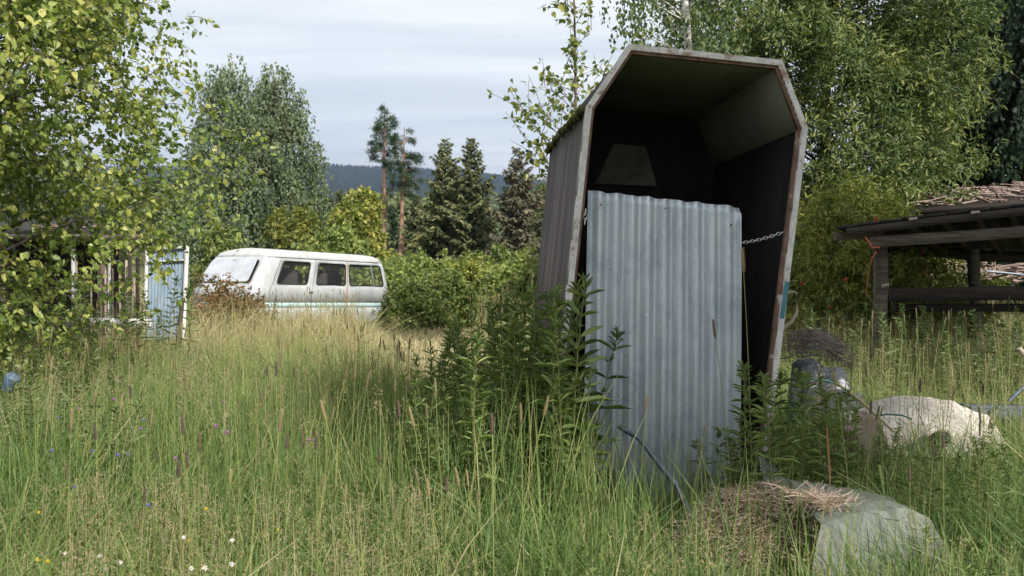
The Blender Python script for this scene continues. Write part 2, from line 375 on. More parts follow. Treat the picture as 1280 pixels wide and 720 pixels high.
cy.max_bounces = 6; cy.diffuse_bounces = 3; cy.glossy_bounces = 2; cy.transmission_bounces = 3; cy.transparent_max_bounces = 6; cy.volume_bounces = 0
cy.use_denoising = True; cy.caustics_reflective = False; cy.caustics_refractive = False; cy.use_adaptive_sampling = True; cy.adaptive_threshold = .02

# ------------------------------------------------------------------ ground, hills, haze
g = Geo()
rr = np.concatenate([np.linspace(0, 30, 61), np.geomspace(31, 7000, 60)]); na = 160
th = np.linspace(0, 2*math.pi, na, endpoint=False)
XX = rr[:, None]*np.cos(th); YY = rr[:, None]*np.sin(th)
ZZ = gz(XX, YY)
ZZ = np.where(YY < 0, gz(XX, YY*0), ZZ); 
V = np.stack([XX, YY, ZZ], -1).reshape(-1, 3)
i = np.arange(len(rr)-1)[:, None]*na; j = np.arange(na)[None]; j2 = (j+1) % na
g.add(V, np.stack([i+j, i+na+j, i+na+j2, i+j2], -1).reshape(-1, 4))
mg = surf('meadow soil and thatch', (.055, .065, .025), (.13, .125, .055), 3, None, 1, bump=.6, c3=(.20, .175, .09), p3=(.5, .7), s3=.6)
tag(g.build('ground', mg, smooth=True), kind='structure')

def ridge(x):
    xs = [-9000, -3500, -1200, -600, -300, -50, 120, 500, 1500, 4000, 9000]
    zs = [300, 330, 352, 352, 349, 324, 298, 270, 250, 300, 280]
    return np.interp(x, xs, zs)
g = Geo()
xs = np.linspace(-7500, 7500, 300); ys = np.linspace(900, 5200, 44)
XX, YY = np.meshgrid(xs, ys)
prof = np.clip((YY-900)/2100, 0, 1)**1.15*np.clip((5400-YY)/2200, 0, 1)
HH = (ridge(XX)-35)*prof+25+12*(vnoise(XX, YY, 420)-.5)*2+5*(vnoise(XX, YY, 110, 3)-.5)*2
HH = np.where(YY > 3000, np.minimum(HH, ridge(XX)), HH)
V = np.stack([XX, YY, HH], -1).reshape(-1, 3); nx = len(xs)
i = np.arange(len(ys)-1)[:, None]*nx; j = np.arange(nx-1)[None]
g.add(V, np.stack([i+j, i+j+1, i+nx+j+1, i+nx+j], -1).reshape(-1, 4))
mh = surf('forested hillside', (.012, .020, .020), (.025, .036, .030), .02, None, 1, bump=0)
tag(g.build('hills', mh, smooth=True), kind='structure')
def hill_z(x, y):
    pr = np.clip((y-900)/2100, 0, 1)**1.15*np.clip((5400-y)/2200, 0, 1)
    return (ridge(x)-35)*pr+25+12*(vnoise(x, y, 420)-.5)*2+5*(vnoise(x, y, 110, 3)-.5)*2
g = Geo(); n = 16000
fx = R.uniform(-.24, .12, n); fy = 1500+1650*R.random(n)**.6; X_ = fx*fy; Z_ = hill_z(X_, fy)
hgt = R.uniform(9, 20, n); wd = hgt*R.uniform(.22, .4, n)
ang = R.uniform(0, 6.28, n)
V = np.zeros((n, 5, 3))
for k in range(4):
    V[:, k, 0] = X_+wd*np.cos(ang+k*math.pi/2); V[:, k, 1] = fy+wd*np.sin(ang+k*math.pi/2); V[:, k, 2] = Z_-3
V[:, 4, 0] = X_; V[:, 4, 1] = fy; V[:, 4, 2] = Z_+hgt
Fc = (np.array([[0, 1, 4], [1, 2, 4], [2, 3, 4], [3, 0, 4]])[None]+(np.arange(n)*5)[:, None, None]).reshape(-1, 3)
g.add(V.reshape(-1, 3), Fc, np.repeat(R.random(n)*.5, 4))
M['hill_forest'] = leafmat('ridge conifers', [(0, (.012, .02, .018)), (.5, (.028, .04, .03))], 0, .9, .05)
tag(g.build('hill_forest', M['hill_forest']), 'dark blue conifer forest covering the distant ridge', 'forest', kind='stuff')

def haze():
    g = Geo(); box(g, (-9500, -300, -4), (9500, 7500, 700))
    m, nt, out = newmat('haze')
    v = nt.nodes.new('ShaderNodeVolumePrincipled'); v.inputs['Color'].default_value = (.45, .59, .86, 1); v.inputs['Density'].default_value = .00013
    v.inputs['Anisotropy'].default_value = .2
    nt.links.new(v.outputs[0], out.inputs['Volume'])
    o = g.build('haze', m); tag(o, kind='stuff')
haze()

# ------------------------------------------------------------------ trees
def crown(rng, base, H, profile, n, clump_r, per, lsize, tmpl, style, trunk_pts, vmean=.5, vsd=.25, twigs=6, twig_len=.4, tw=None, shell=.55, zmin=None, flat=0., hole=0.):
    """leaf clumps inside an uneven envelope; returns leaf geometry and clump centres"""
    fs, rs = np.array([p[0] for p in profile]), np.array([p[1] for p in profile])
    L = Geo(); cs = []; tries = 0
    ph = rng.uniform(0, 6.28, 4)
    while len(cs) < n and tries < n*60:
        tries += 1
        f = rng.uniform(fs[0], fs[-1]); rad = np.interp(f, fs, rs)
        if rng.random() > (rad/rs.max())**1.2+.03: continue
        a = rng.uniform(0, 6.28)
        lump = 1+.22*math.sin(2*a+ph[0]+f*7)+.16*math.sin(5*a+ph[1]-f*15)+.13*math.sin(3*a+f*31+ph[2])
        r = rad*lump*(shell+(1-shell)*rng.random() if rng.random() < .75 else rng.random())
        tr = np.array([np.interp(f*H, trunk_pts[:, 2]-base[2], trunk_pts[:, k]) for k in (0, 1)])
        c = np.array([tr[0]+r*math.cos(a), tr[1]+r*math.sin(a), base[2]+f*H])
        if hole and vnoise(c[0]*1.0+c[1]*.7, c[2], hole, 5) < .28: continue
        cs.append(c)
    cs = np.array(cs)
    ctr = np.array([trunk_pts[-1][0], trunk_pts[-1][1], base[2]+H*.45])
    for c in cs:
        axis = np.array([np.interp(c[2], trunk_pts[:, 2], trunk_pts[:, 0]), np.interp(c[2], trunk_pts[:, 2], trunk_pts[:, 1]), c[2]])
        o = unit(c-axis+rng.normal(size=3)*.05); cv = rng.normal(vmean, vsd*.6)
        sz = rng.uniform(.7, 1.25)
        if style == 'weep':
            m = twigs; st = c+rng.normal(size=(m, 3))*clump_r*np.array([1, 1, .5])
            dr = o*.25+np.array([0, 0, -1.0])+rng.normal(size=(m, 3))*.16
        elif style == 'flat':
            m = twigs; st = c+rng.normal(size=(m, 3))*clump_r*.35
            dr = o*.9+np.array([0, 0, -.12])+rng.normal(size=(m, 3))*np.array([.6, .6, .12])
        elif style == 'up':
            m = twigs; st = c+rng.normal(size=(m, 3))*clump_r*.4
            dr = o*.5+np.array([0, 0, .75])+rng.normal(size=(m, 3))*.5
        else:
            m = twigs; st = c+rng.normal(size=(m, 3))*clump_r*.45
            dr = o*.7+np.array([0, 0, -.05])+rng.normal(size=(m, 3))*.65
        dr = unit(dr); ln = twig_len*sz*rng.uniform(.5, 1.2, m)
        q = max(2, per//m)
        s = rng.random((m, q))
        bend = np.zeros((m, q, 3)); bend[..., 2] = -(s**2)*ln[:, None]*(.35 if style != 'up' else .1)
        p = st[:, None]+dr[:, None]*(s*ln[:, None])[..., None]+bend
        p = p+rng.normal(size=p.shape)*lsize*.35
        p = p.reshape(-1, 3)
        if zmin is not None: p = p[p[:, 2] > zmin]
        k = len(p)
        if style == 'weep': ld = np.array([0, 0, -1.0])+rng.normal(size=(k, 3))*.5
        elif style == 'needle': ld = np.repeat(dr, q, 0)[:k]+rng.normal(size=(k, 3))*.7
        else: ld = np.repeat(dr, q, 0)[:k]*.6+np.array([0, 0, -.45])+rng.normal(size=(k, 3))*.6
        put_leaves(L, p, ld, lsize*rng.uniform(.6, 1.25, k), tmpl, np.clip(cv+rng.normal(size=k)*vsd, 0, 1), rng, flat)
        if tw is not None:
            for a_ in range(m):
                ss = np.linspace(0, 1, 4)[:, None]
                pp = st[a_]+dr[a_]*ss*ln[a_]; pp[:, 2] -= (ss[:, 0]**2)*ln[a_]*(.35 if style != 'up' else .1)
                tube(tw, pp, np.linspace(.0035, .0015, 4), 3)
    return L, cs

def tree(name, label, cat, base, H, profile, n, clump_r, per, lsize, tmpl, style, mat, bark, tr=.12, lean=(0, 0), group=None, seed=1,
         vmean=.5, vsd=.25, twigs=6, twig_len=.4, near=False, limbs=70, shell=.55, stems=1, zmin=None, flat=0., hole=0., limb_drop=.55, wob=.02):
    rng = np.random.default_rng(seed)
    base = np.array(base, float)
    t = np.linspace(0, 1, 10)
    tp = np.stack([base[0]+lean[0]*t**1.4*H+np.cumsum(rng.normal(size=10)*H*wob*.5)*(t > 0), base[1]+lean[1]*t*H+np.cumsum(rng.normal(size=10)*H*wob*.5)*(t > 0), base[2]+t*H], 1)
    root = empty(name, tuple(base), label, cat, group)
    W = Geo()
    if stems == 1: tube(W, tp, tr*(1-.88*t)+.004, 8)
    L, cs = crown(rng, base, H, profile, n, clump_r, per, lsize, tmpl, style, tp, vmean, vsd, twigs, twig_len, W if near else None, shell, zmin, flat, hole)
    sel = cs[rng.permutation(len(cs))[:limbs]]
    for c in sel:
        if stems == 1:
            hz = max(base[2]+H*.03, c[2]-limb_drop*math.hypot(c[0]-np.interp(c[2], tp[:, 2], tp[:, 0]), c[1]-np.interp(c[2], tp[:, 2], tp[:, 1])))
            s = np.array([np.interp(hz, tp[:, 2], tp[:, 0]), np.interp(hz, tp[:, 2], tp[:, 1]), hz])
        else:
            s = base+rng.normal(size=3)*np.array([.12, .12, 0])*max(1, stems*.15); s[2] = base[2]-.02
        u = np.linspace(0, 1, 6)[:, None]
        mid = (s+c)/2+np.array([0, 0, -1 if limb_drop < 0 else 1])*np.linalg.norm(c-s)*.08+rng.normal(size=3)*np.linalg.norm(c-s)*.06
        pp = (1-u)**2*s+2*u*(1-u)*mid+u*u*c
        r0 = tr*.28*(1-.7*(s[2]-base[2])/H) if stems == 1 else tr*.5
        tube(W, pp, np.linspace(r0, .003+tr*.02, 6), 5)
    for o, m_, nm in ((W, bark, 'trunk'), (L, mat, 'crown')):
        ob = o.build(nm, m_, root); 
        ob.matrix_parent_inverse = Matrix.Translation(-Vector(base))
    return root

def gp(px, Y, dz=0): return (X(px, Y), Y, float(gz(X(px, Y), Y))+dz)

# near birch at the left edge
tree('birch_tree', 'large near birch with pale green leaves filling the left edge of the photo', 'tree', gp(-150, 8.2), 6.6,
     [(.10, .8), (.24, 1.85), (.38, 2.3), (.55, 2.55), (.75, 2.5), (.9, 1.7), (1, .6)], 1250, .30, 90, .060, LT_OVATE, 'spread', M['birch_near'], M['bark_dark'], .11, seed=3, twigs=7, twig_len=.42, near=True, limbs=130, shell=.6, hole=.5, vmean=.6, vsd=.24)
# sapling behind the hut
tree('birch_sapling', 'slender sparse sapling rising behind the left shoulder of the hut', 'tree', gp(722, 8.0), 3.72,
     [(.55, .42), (.68, .48), (.8, .27), (.92, .13), (1, .04)], 62, .10, 20, .055, LT_OVATE, 'up', M['birch_near'], M['twig'], .022, lean=(-.005, 0), seed=9, twigs=3, twig_len=.3, near=True, limbs=44, shell=.2, vmean=.55, limb_drop=.9, wob=.004)
# distant weeping birches
tree('birch_tree', 'tall weeping birch nearer the left leaves, behind the front of the van', 'tree', gp(292, 52), 12.6,
     [(.06, 1.5), (.2, 2.5), (.5, 2.3), (.75, 1.5), (.9, .9), (1, .25)], 240, .34, 130, .2, LT_FAR, 'weep', M['birch_far'], M['bark_birch'], .2, seed=21, twigs=8, twig_len=1.5, limbs=60, group='weeping birches behind the van', vmean=.45, lean=(-.01, 0))
tree('birch_tree', 'tall weeping birch directly behind the van roof, right of its twin', 'tree', gp(352, 54), 12.7,
     [(.06, 1.9), (.2, 2.7), (.5, 2.0), (.75, 1.5), (.9, .9), (1, .25)], 240, .34, 130, .2, LT_FAR, 'weep', M['birch_far'], M['bark_birch'], .2, seed=22, twigs=8, twig_len=1.5, limbs=60, group='weeping birches behind the van', vmean=.6, lean=(.01, 0))
# pines
tree('pine_tree', 'tallest pine with bare orange trunk and tufted top', 'tree', gp(480, 72), 13.1,
     [(.68, .5), (.76, 1.15), (.86, .85), (.95, .6), (1, .2)], 58, .18, 150, .21, LT_NEEDLE, 'flat', M['pine'], M['bark_pine'], .24, seed=31, twigs=7, twig_len=.45, limbs=50, group='orange trunked pines', limb_drop=.2, wob=.003)
tree('pine_tree', 'shorter pine with bare orange trunk, right of the tallest one', 'tree', gp(500, 70), 11.2,
     [(.58, .5), (.68, 1.0), (.82, 1.15), (.93, .8), (1, .25)], 66, .18, 150, .21, LT_NEEDLE, 'flat', M['pine'], M['bark_pine'], .22, lean=(.03, 0), seed=32, twigs=7, twig_len=.45, limbs=50, group='orange trunked pines', limb_drop=.2, wob=.003)

def spruce(label, base, H, rad, mat, seed, dens=1.0, group=None, z0=.04):
    rng = np.random.default_rng(seed); base = np.array(base, float)
    root = empty('spruce_tree', tuple(base), label, 'tree', group); W = Geo(); L = Geo()
    tube(W, [base+np.array([0, 0, H*t]) for t in np.linspace(0, 1, 6)], np.linspace(.016*H, .01, 6), 6)
    z = z0*H
    while z < H*.985:
        f = z/H; ln = rad*(1-f)**.8*rng.uniform(.75, 1.15)+.12
        for a in rng.uniform(0, 6.28)+np.arange(5)*1.257+rng.normal(size=5)*.2:
            l = ln*rng.uniform(.45, 1.25)
            if rng.random() > dens: continue
            d = np.array([math.cos(a), math.sin(a), 0]); u = np.linspace(0, 1, 5)
            e = -.35+.9*f
            pp = base+np.array([0, 0, z])+d*(u*l)[:, None]; pp[:, 2] += u*l*e+.22*l*u**2
            tube(W, pp, np.linspace(.012*l+.008, .005, 5), 3)
            m = int(26*l/.8)+8; s = rng.random(m)**.7
            p = base+np.array([0, 0, z])+d*(s*l)[:, None]; p[:, 2] += s*l*e+.22*l*s**2
            sd_ = np.array([-d[1], d[0], 0])*rng.choice([-1, 1], m)[:, None]
            ld = d*.6+sd_*.8+np.array([0, 0, -.5])+rng.normal(size=(m, 3))*.25
            put_leaves(L, p, ld, (.16+.28*l*(1-s*.6))*rng.uniform(.7, 1.3, m), LT_SPRAY, np.clip(rng.normal(.45, .25, m)+.25*(s-.5), 0, 1), rng)
        z += H*.026*rng.uniform(.8, 1.25)
    for o, m_, nm in ((W, M['bark_dark'], 'trunk'), (L, mat, 'crown')):
        ob = o.build(nm, m_, root); ob.matrix_parent_inverse = Matrix.Translation(-Vector(base))
GS = 'spruces on the far side of the clearing'
spruce('dark green spruce, left of the pair of pointed spruces', gp(556, 66), 9.9, 2.7, M['spruce'], 41, group=GS)
spruce('pointed spruce with ochre cone-laden top, right of the darker spruce', gp(589, 64), 9.7, 2.6, M['spruce'], 42, group=GS)
spruce('browning half bare spruce nearest the hut wall', gp(646, 60), 8.6, 2.6, M['brown_spruce'], 43, .8, GS)
spruce('small dark spruce in shade behind the orange trunks', gp(520, 84), 7.8, 2.0, M['spruce'], 44, group=GS)
spruce('low dark spruce half hidden right of the birches', gp(425, 92), 8.4, 2.1, M['spruce'], 45, group=GS)
spruce('small spruce poking up between the brown spruce and the hut', gp(678, 85), 9.0, 2.0, M['spruce'], 46, group=GS)

# right hand trees
tree('birch_tree', 'birch whose hanging twigs reach down above the hut roof', 'tree', gp(868, 14), 9.2,
     [(.50, .5), (.62, .95), (.75, 1.5), (.9, 1.3), (1, .6)], 120, .18, 110, .075, LT_FAR, 'weep', M['willow'], M['bark_birch'], .09, seed=51, twigs=8, twig_len=.75, limbs=60, vmean=.4, near=False)
tree('willow_tree', 'broad dense yellow green willow behind the right side of the hut', 'tree', gp(1035, 20), 9.6,
     [(.04, 1.9), (.2, 2.75), (.45, 2.85), (.7, 2.45), (.88, 1.8), (1, .8)], 950, .3, 130, .145, LT_LANCE, 'up', M['willow'], M['twig'], .14, seed=52, twigs=8, twig_len=.62, limbs=90, vmean=.5, vsd=.27, shell=.5, hole=.6)
tree('dark_tree', 'very dark tall tree at the top right corner behind the willow', 'tree', gp(1245, 27), 13,
     [(.12, 1.6), (.3, 2.1), (.6, 2.3), (.85, 1.8), (1, .8)], 420, .4, 120, .17, LT_FAR, 'weep', M['shaded_leaf'], M['bark_dark'], .2, seed=53, twigs=8, twig_len=.9, limbs=60, group='dark trees at the right', hole=.8)
tree('dark_tree', 'dark tree mostly cut off by the right edge of the photo', 'tree', gp(1370, 24), 12,
     [(.12, 1.9), (.3, 2.5), (.6, 2.5), (.85, 1.8), (1, .8)], 330, .4, 110, .17, LT_FAR, 'weep', M['shaded_leaf'], M['bark_dark'], .2, seed=54, twigs=8, twig_len=.9, limbs=60, group='dark trees at the right', hole=.8)
tree('dark_tree', 'dark tree filling the gap behind willow and shed', 'tree', gp(1180, 33), 11.5,
     [(.08, 2.2), (.3, 2.5), (.6, 1.9), (.85, 1.2), (1, .4)], 330, .4, 110, .19, LT_FAR, 'weep', M['shaded_leaf'], M['bark_dark'], .2, seed=55, twigs=8, twig_len=.9, limbs=50, group='dark trees at the right', hole=.8)

tree('pine_tree', 'tall pine added out of view, behind and right of the camera, to shade the hut', 'tree', (6.95, -4.4, 0), 12.0,
     [(.77, .7), (.83, 1.25), (.90, 1.2), (.96, .9), (1, .4)], 130, .3, 60, .30, LT_FAR, 'spread', M['pine'], M['bark_pine'], .2, seed=91, twigs=6, twig_len=.6, limbs=50, shell=.2)  # unseen tree, added with its crown sized to shade the hut front

tree('birch_tree', 'birch added out of view on the right to shade the open shed', 'tree', (10.4, 4.2, 0), 11.5,
     [(.45, 1.0), (.6, 2.4), (.8, 2.5), (.93, 1.4), (1, .5)], 330, .35, 60, .24, LT_FAR, 'spread', M['willow'], M['bark_birch'], .15, seed=92, twigs=6, twig_len=.7, limbs=50, shell=.3)  # unseen tree, added to keep direct sun off the open shed

def bush(name, label, px, Y, H, rad, n, per, ls, mat, seed, tmpl=LT_FAR, style='spread', group=None, vmean=.5, cr=.2, tl=.3, tw=5):
    return tree(name, label, 'bush', gp(px, Y), H, [(.08, rad*.75), (.3, rad), (.6, rad*.95), (.85, rad*.6), (1, rad*.2)], n, cr, per, ls, tmpl, style, mat, M['twig'], .035, seed=seed, twigs=tw, twig_len=tl, limbs=30, stems=6, vmean=vmean, group=group, shell=.45)
b1 = bush('rowan_bush', 'yellow green rowan bush with red berries between hut and open shed', 1072, 14.5, 2.75, 1.25, 300, 80, .10, M['rowan'], 61, LT_LANCE, vmean=.5)
bush('rowan_bush', 'lower rowan bush right behind the first post of the open shed', 1160, 15.5, 1.9, 1.0, 170, 80, .10, M['rowan'], 62, LT_LANCE, vmean=.5)
bush('rowan_bush', 'rowan with reddish berries behind the van, left of the pine trunks', 438, 40, 4.4, 1.15, 150, 70, .2, M['rowan'], 63, vmean=.6, cr=.35, tl=.5)
GB = 'bushes along the far edge of the clearing'
bl = [('rusty leaved shrub growing against the front of the van', 262, 18.3, 1.35, .5, 60, 70, .075, 'rust_leaf'),
      ('second rusty shrub in front of the van windscreen', 300, 18.0, 1.0, .5, 55, 70, .07, 'rust_leaf'),
      ('light green bush rising above the middle of the van roof', 368, 28, 3.35, 1.1, 120, 80, .13, 'rowan'),
      ('small bright bush just left of the van windscreen', 278, 27, 2.6, .7, 60, 80, .13, 'bush'),
      ('low bush over the van roof, right of the tall light one', 415, 27, 2.5, 1.1, 120, 80, .13, 'bush'),
      ('dark glossy bush right behind the tail of the van', 490, 26, 2.1, .9, 120, 80, .13, 'bush'),
      ('pale green bush touching the back of the van', 512, 22.5, 1.35, .75, 120, 90, .09, 'bush'),
      ('round pale bush left of the hut, second from the van', 556, 24, 1.75, .95, 130, 90, .10, 'bush'),
      ('olive bush halfway between van and hut, below the spruces', 592, 27, 2.1, 1.2, 140, 90, .12, 'rowan'),
      ('dark bush under the brown spruce beside the hut', 662, 26, 2.4, 1.3, 150, 90, .12, 'bush'),
      ('olive bush behind the pointed spruces, far off', 625, 34, 2.7, 1.6, 130, 90, .16, 'bush'),
      ('olive bush below the orange pine trunks', 520, 36, 2.5, 1.9, 150, 90, .17, 'bush'),
      ('rounded bush at the far edge, left of the pine trunks', 440, 33, 2.4, 1.3, 120, 90, .15, 'bush')]
for k, (lb, px, Y, H, rad, n, per, ls, mt) in enumerate(bl):
    bush('bush', lb, px, Y, H*(.74 if px > 470 else 1), rad, n, per, ls, M[mt], 70+k, group=GB)
# berries on the rowans
def berries(root_px, Y, H, rad, n, r, seed, parent):
    rng = np.random.default_rng(seed); b = gp(root_px, Y)
    for _ in range(n):
        g = Geo()
        a = rng.uniform(3.3, 6.1); f = rng.uniform(.25, .8)
        c = np.array([b[0]+rad*1.0*math.cos(a), b[1]+rad*1.0*math.sin(a), b[2]+f*H])
        for _ in range(9):
            ball(g, c+rng.normal(size=3)*r*1.1, r, nu=5, nv=3)
        o = g.build('berry_cluster', M['berries'], parent); o.matrix_parent_inverse = Matrix.Translation(-parent.location)
berries(1060, 14.5, 2.75, 1.05, 14, .013, 1, b1)

# mixed forest far behind the clearing: one mass
def forest():
    rng = np.random.default_rng(77); L = Geo(); W = Geo()
    n = 620
    Y = 110+330*rng.random(n)**1.2; x = Y*rng.uniform(-.62, .62, n); z = gz(x, Y)
    for a in range(n):
        H = rng.uniform(8, 15); pxx = CX+x[a]/Y[a]*F
        if 370 < pxx < 720: H = min(H, CAMZ+(HOR-rng.uniform(226, 262))/F*Y[a]-z[a])
        if H < 2.5: continue
        con = rng.random() < .45; rad = H*(.16 if con else .25)
        m = 260; f = rng.random(m)
        r = rad*((1-f)*1.1+.05 if con else np.sqrt(np.clip(1-(f*2-1)**2, .05, 1)))*np.sqrt(rng.random(m))
        an = rng.uniform(0, 6.28, m)
        p = np.stack([x[a]+r*np.cos(an), Y[a]+r*np.sin(an), z[a]+H*(.12+.88*f)], 1)
        d = np.stack([np.cos(an), np.sin(an), -.6+0*an], 1)+rng.normal(size=(m, 3))*.4
        put_leaves(L, p, d, rng.uniform(.5, 1.0, m)*(1.0 if con else 1.2), LT_FAR, np.clip((.15 if con else .6)+rng.normal(size=m)*.15+rng.normal()*.0, 0, 1), rng)
    tag(L.build('forest', M['forest']), 'mixed green forest below the blue ridge', 'forest', kind='stuff')
forest()

# ------------------------------------------------------------------ the hut
YH = 5.36
dV = Vector((-104/F, 1, -10/F)).normalized(); up = Vector((0, 0, 1))
r0 = dV.cross(up).normalized(); u0 = r0.cross(dV).normalized()
ti = math.radians(5.9)
rV = r0*math.cos(ti)-u0*math.sin(ti); uV = rV.cross(dV).normalized()
O = P(732, 134, YH)
Mh = Matrix((rV, dV, uV)).transposed().to_4x4(); Mh.translation = O
def ab(px, py, depth=0):
    ray = Vector(((px-CX)/F, 1, (HOR-py)/F)); Cm = Vector((0, 0, CAMZ))
    t = ((O+dV*depth-Cm).dot(dV))/ray.dot(dV); p = Cm+ray*t-O
    return (p.dot(rV), p.dot(uV))
outl = [ab(674, 692), ab(732, 134), ab(784, 57), ab(975, 77), ab(1007, 161), ab(944, 690)]   # going round from lower left
D = 1.66
hut = bpy.data.objects.new('leaning_hut', None); C.objects.link(hut); hut.matrix_world = Mh
tag(hut, 'tall leaning coffin-shaped wooden hut with open front and peeling white frame', 'hut')
def inset(poly, w):
    n = len(poly); res = []
    cx = sum(p[0] for p in poly)/n; cz = sum(p[1] for p in poly)/n
    lines = []
    for k in range(n):
        p, q = Vector(poly[k]), Vector(poly[(k+1) % n]); t = (q-p).normalized(); nn = Vector((-t.y, t.x))
        if nn.dot(Vector((cx, cz))-p) < 0: nn = -nn
        lines.append((p+nn*w, t))
    for k in range(n):
        (p, t), (q, s) = lines[k-1], lines[k]
        den = t.x*s.y-t.y*s.x; uu = ((q.x-p.x)*s.y-(q.y-p.y)*s.x)/den; res.append(tuple(p+t*uu))
    return res
in1 = inset(outl, .031); in2 = inset(outl, .046); in0 = inset(outl, .012); inw = inset(outl, .029)
for k in range(5):
    g = Geo(); n = 10; a, b, c, d_ = [np.array(v) for v in (outl[k], outl[k+1], in1[k+1], in1[k])]
    for s in range(n):   # short lengths with small irregularities
        u0_, u1_ = s/n, (s+1)/n
        prism(g, [tuple(a+(b-a)*u0_), tuple(a+(b-a)*u1_), tuple(d_+(c-d_)*u1_), tuple(d_+(c-d_)*u0_)], -.030, .028)
    o = g.build('frame_board', M['paint'], hut)
    g = Geo(); a, b, c, d_ = in1[k], in1[k+1], in2[k+1], in2[k]
    prism(g, [a, b, c, d_], -.012, .024); g.build('frame_lining', M['rustwood'], hut)
# left wall of upright planks, butted against the frame
def wall(k, nb, mat, name, out_off=0):
    g = Geo(); rng = np.random.default_rng(k+5); a, b = np.array(in0[k]), np.array(in0[k+1]); c, d_ = np.array(inw[k+1]), np.array(inw[k])
    nrm = unit(a-d_+1e-9)
    y = .031; wd = (D-.031)/nb
    for s in range(nb):
        off = nrm*rng.uniform(-.0015, .0015)
        prism(g, [tuple(a+off), tuple(b+off), tuple(c), tuple(d_)], y+.001, y+wd-.001, rng.uniform(.2, .8)); y += wd
    g.build(name, mat, hut)
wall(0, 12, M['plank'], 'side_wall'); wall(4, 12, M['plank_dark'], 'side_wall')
for k in (1, 2, 3):
    g = Geo(); a, b, c, d_ = in0[k], in0[k+1], inw[k+1], inw[k]
    prism(g, [a, b, c, d_], .031, D-.002); g.build('roof', M['roof_dark'], hut)
    a, b = inw[k], inw[k+1]; i3 = inset(outl, .037); c, d_ = i3[k+1], i3[k]
    g = Geo(); e = .0015; 
    prism(g, [tuple(np.array(v)+np.array((0, -.002))) for v in (a, b, c, d_)], .033, D-.04); g.build('ceiling_lining', M['lining'], hut)
# inner wall sheathing is dark and unpainted
for k in (0,):
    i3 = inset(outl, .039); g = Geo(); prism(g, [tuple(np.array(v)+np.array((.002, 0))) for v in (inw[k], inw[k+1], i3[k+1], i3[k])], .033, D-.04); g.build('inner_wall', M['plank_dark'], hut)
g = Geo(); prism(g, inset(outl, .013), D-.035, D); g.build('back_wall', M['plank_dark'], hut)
g = Geo(); 
pl = [ab(743, 230, D-.04), ab(767, 180, D-.04), ab(806, 184, D-.04), ab(820, 233, D-.04)]
prism(g, pl, D-.062, D-.038); g.build('back_panel', M['panel'], hut)
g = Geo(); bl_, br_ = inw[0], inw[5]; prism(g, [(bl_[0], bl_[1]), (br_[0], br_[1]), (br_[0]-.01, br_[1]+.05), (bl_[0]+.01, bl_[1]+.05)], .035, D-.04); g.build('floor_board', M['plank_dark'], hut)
# mossy lip of the roof over the left wall
g = Geo(); rng = np.random.default_rng(4)
a = np.array(outl[1])
for s in range(46):
    y = .04+(D-.03)*s/46
    c = (a[0]-.012+rng.normal()*.006, y, a[1]-.005+rng.normal()*.006)
    ball(g, c, rng.uniform(.016, .030), nu=6, nv=4, sc_=(.8, 1.3, .8))
g.build('moss_edge', M['moss'], hut, smooth=True)
g = Geo(); p = np.array(ab(975, 378)); prism(g, [tuple(np.array(ab(x, y))) for x, y in ((978.5, 352), (984.5, 352), (977.5, 398), (972, 398))], -.0335, -.0305); g.build('paint_mark', M['teal'], hut)

# corrugated sheet
def sheet():
    root_l = ab(735, 238, -.035)
    n = 240; m = 40; waves = 9.6
    TL, TR, BR, BL = [np.array(ab(x, y, .02)) for x, y in ((735, 238), (926, 259), (928, 655), (729, 655))]
    V = []; 
    for i in range(m+1):
        v = i/m
        for j in range(n+1):
            u = j/n
            p = (TL*(1-u)+TR*u)*(1-v)+(BL*(1-u)+BR*u)*v
            y = .0165*math.sin(u*waves*2*math.pi)+.02+.035*v+.006*math.sin(v*5+u*3)
            # bent corner and small dents
            q = max(0, .04-((1-u)*.8+v*1.6))
            if q > 0: y += q*1.2
            y += .004*math.exp(-((u-.33)**2+(v-.42)**2)*90)
            V.append((p[0], y, p[1]+(.003*math.sin(u*37) if i == 0 else 0)))
    Fc = [[i*(n+1)+j, i*(n+1)+j+1, (i+1)*(n+1)+j+1, (i+1)*(n+1)+j] for i in range(m) for j in range(n)]
    W = [tuple(Mh @ Vector(v)) for v in V]
    o0 = Vector(W[m*(n+1)+n//2])
    g = Geo(); g.add([tuple(Vector(v)-o0) for v in W], Fc)
    ob = g.build('corrugated_sheet', M['galv'], smooth=True); ob.location = o0
    so_ = ob.modifiers.new('thickness', 'SOLIDIFY'); so_.thickness = .0012
    tag(ob, 'galvanised corrugated steel sheet standing upright in the open front of the hut', 'metal sheet')
    # nail holes rim as part
    for u, v in ((.08, .04), (.93, .06), (.5, .03), (.08, .5), (.93, .55)):
        p = (TL*(1-u)+TR*u)*(1-v)+(BL*(1-u)+BR*u)*v
        c = Vector(Mh @ Vector((p[0], .0165*math.sin(u*waves*2*math.pi)+.014+.035*v, p[1])))-o0
        g = Geo(); ball(g, tuple(c), .006, nu=6, nv=4, sc_=(1, .5, 1)); g.build('nail', M['rust'], ob)
sheet()
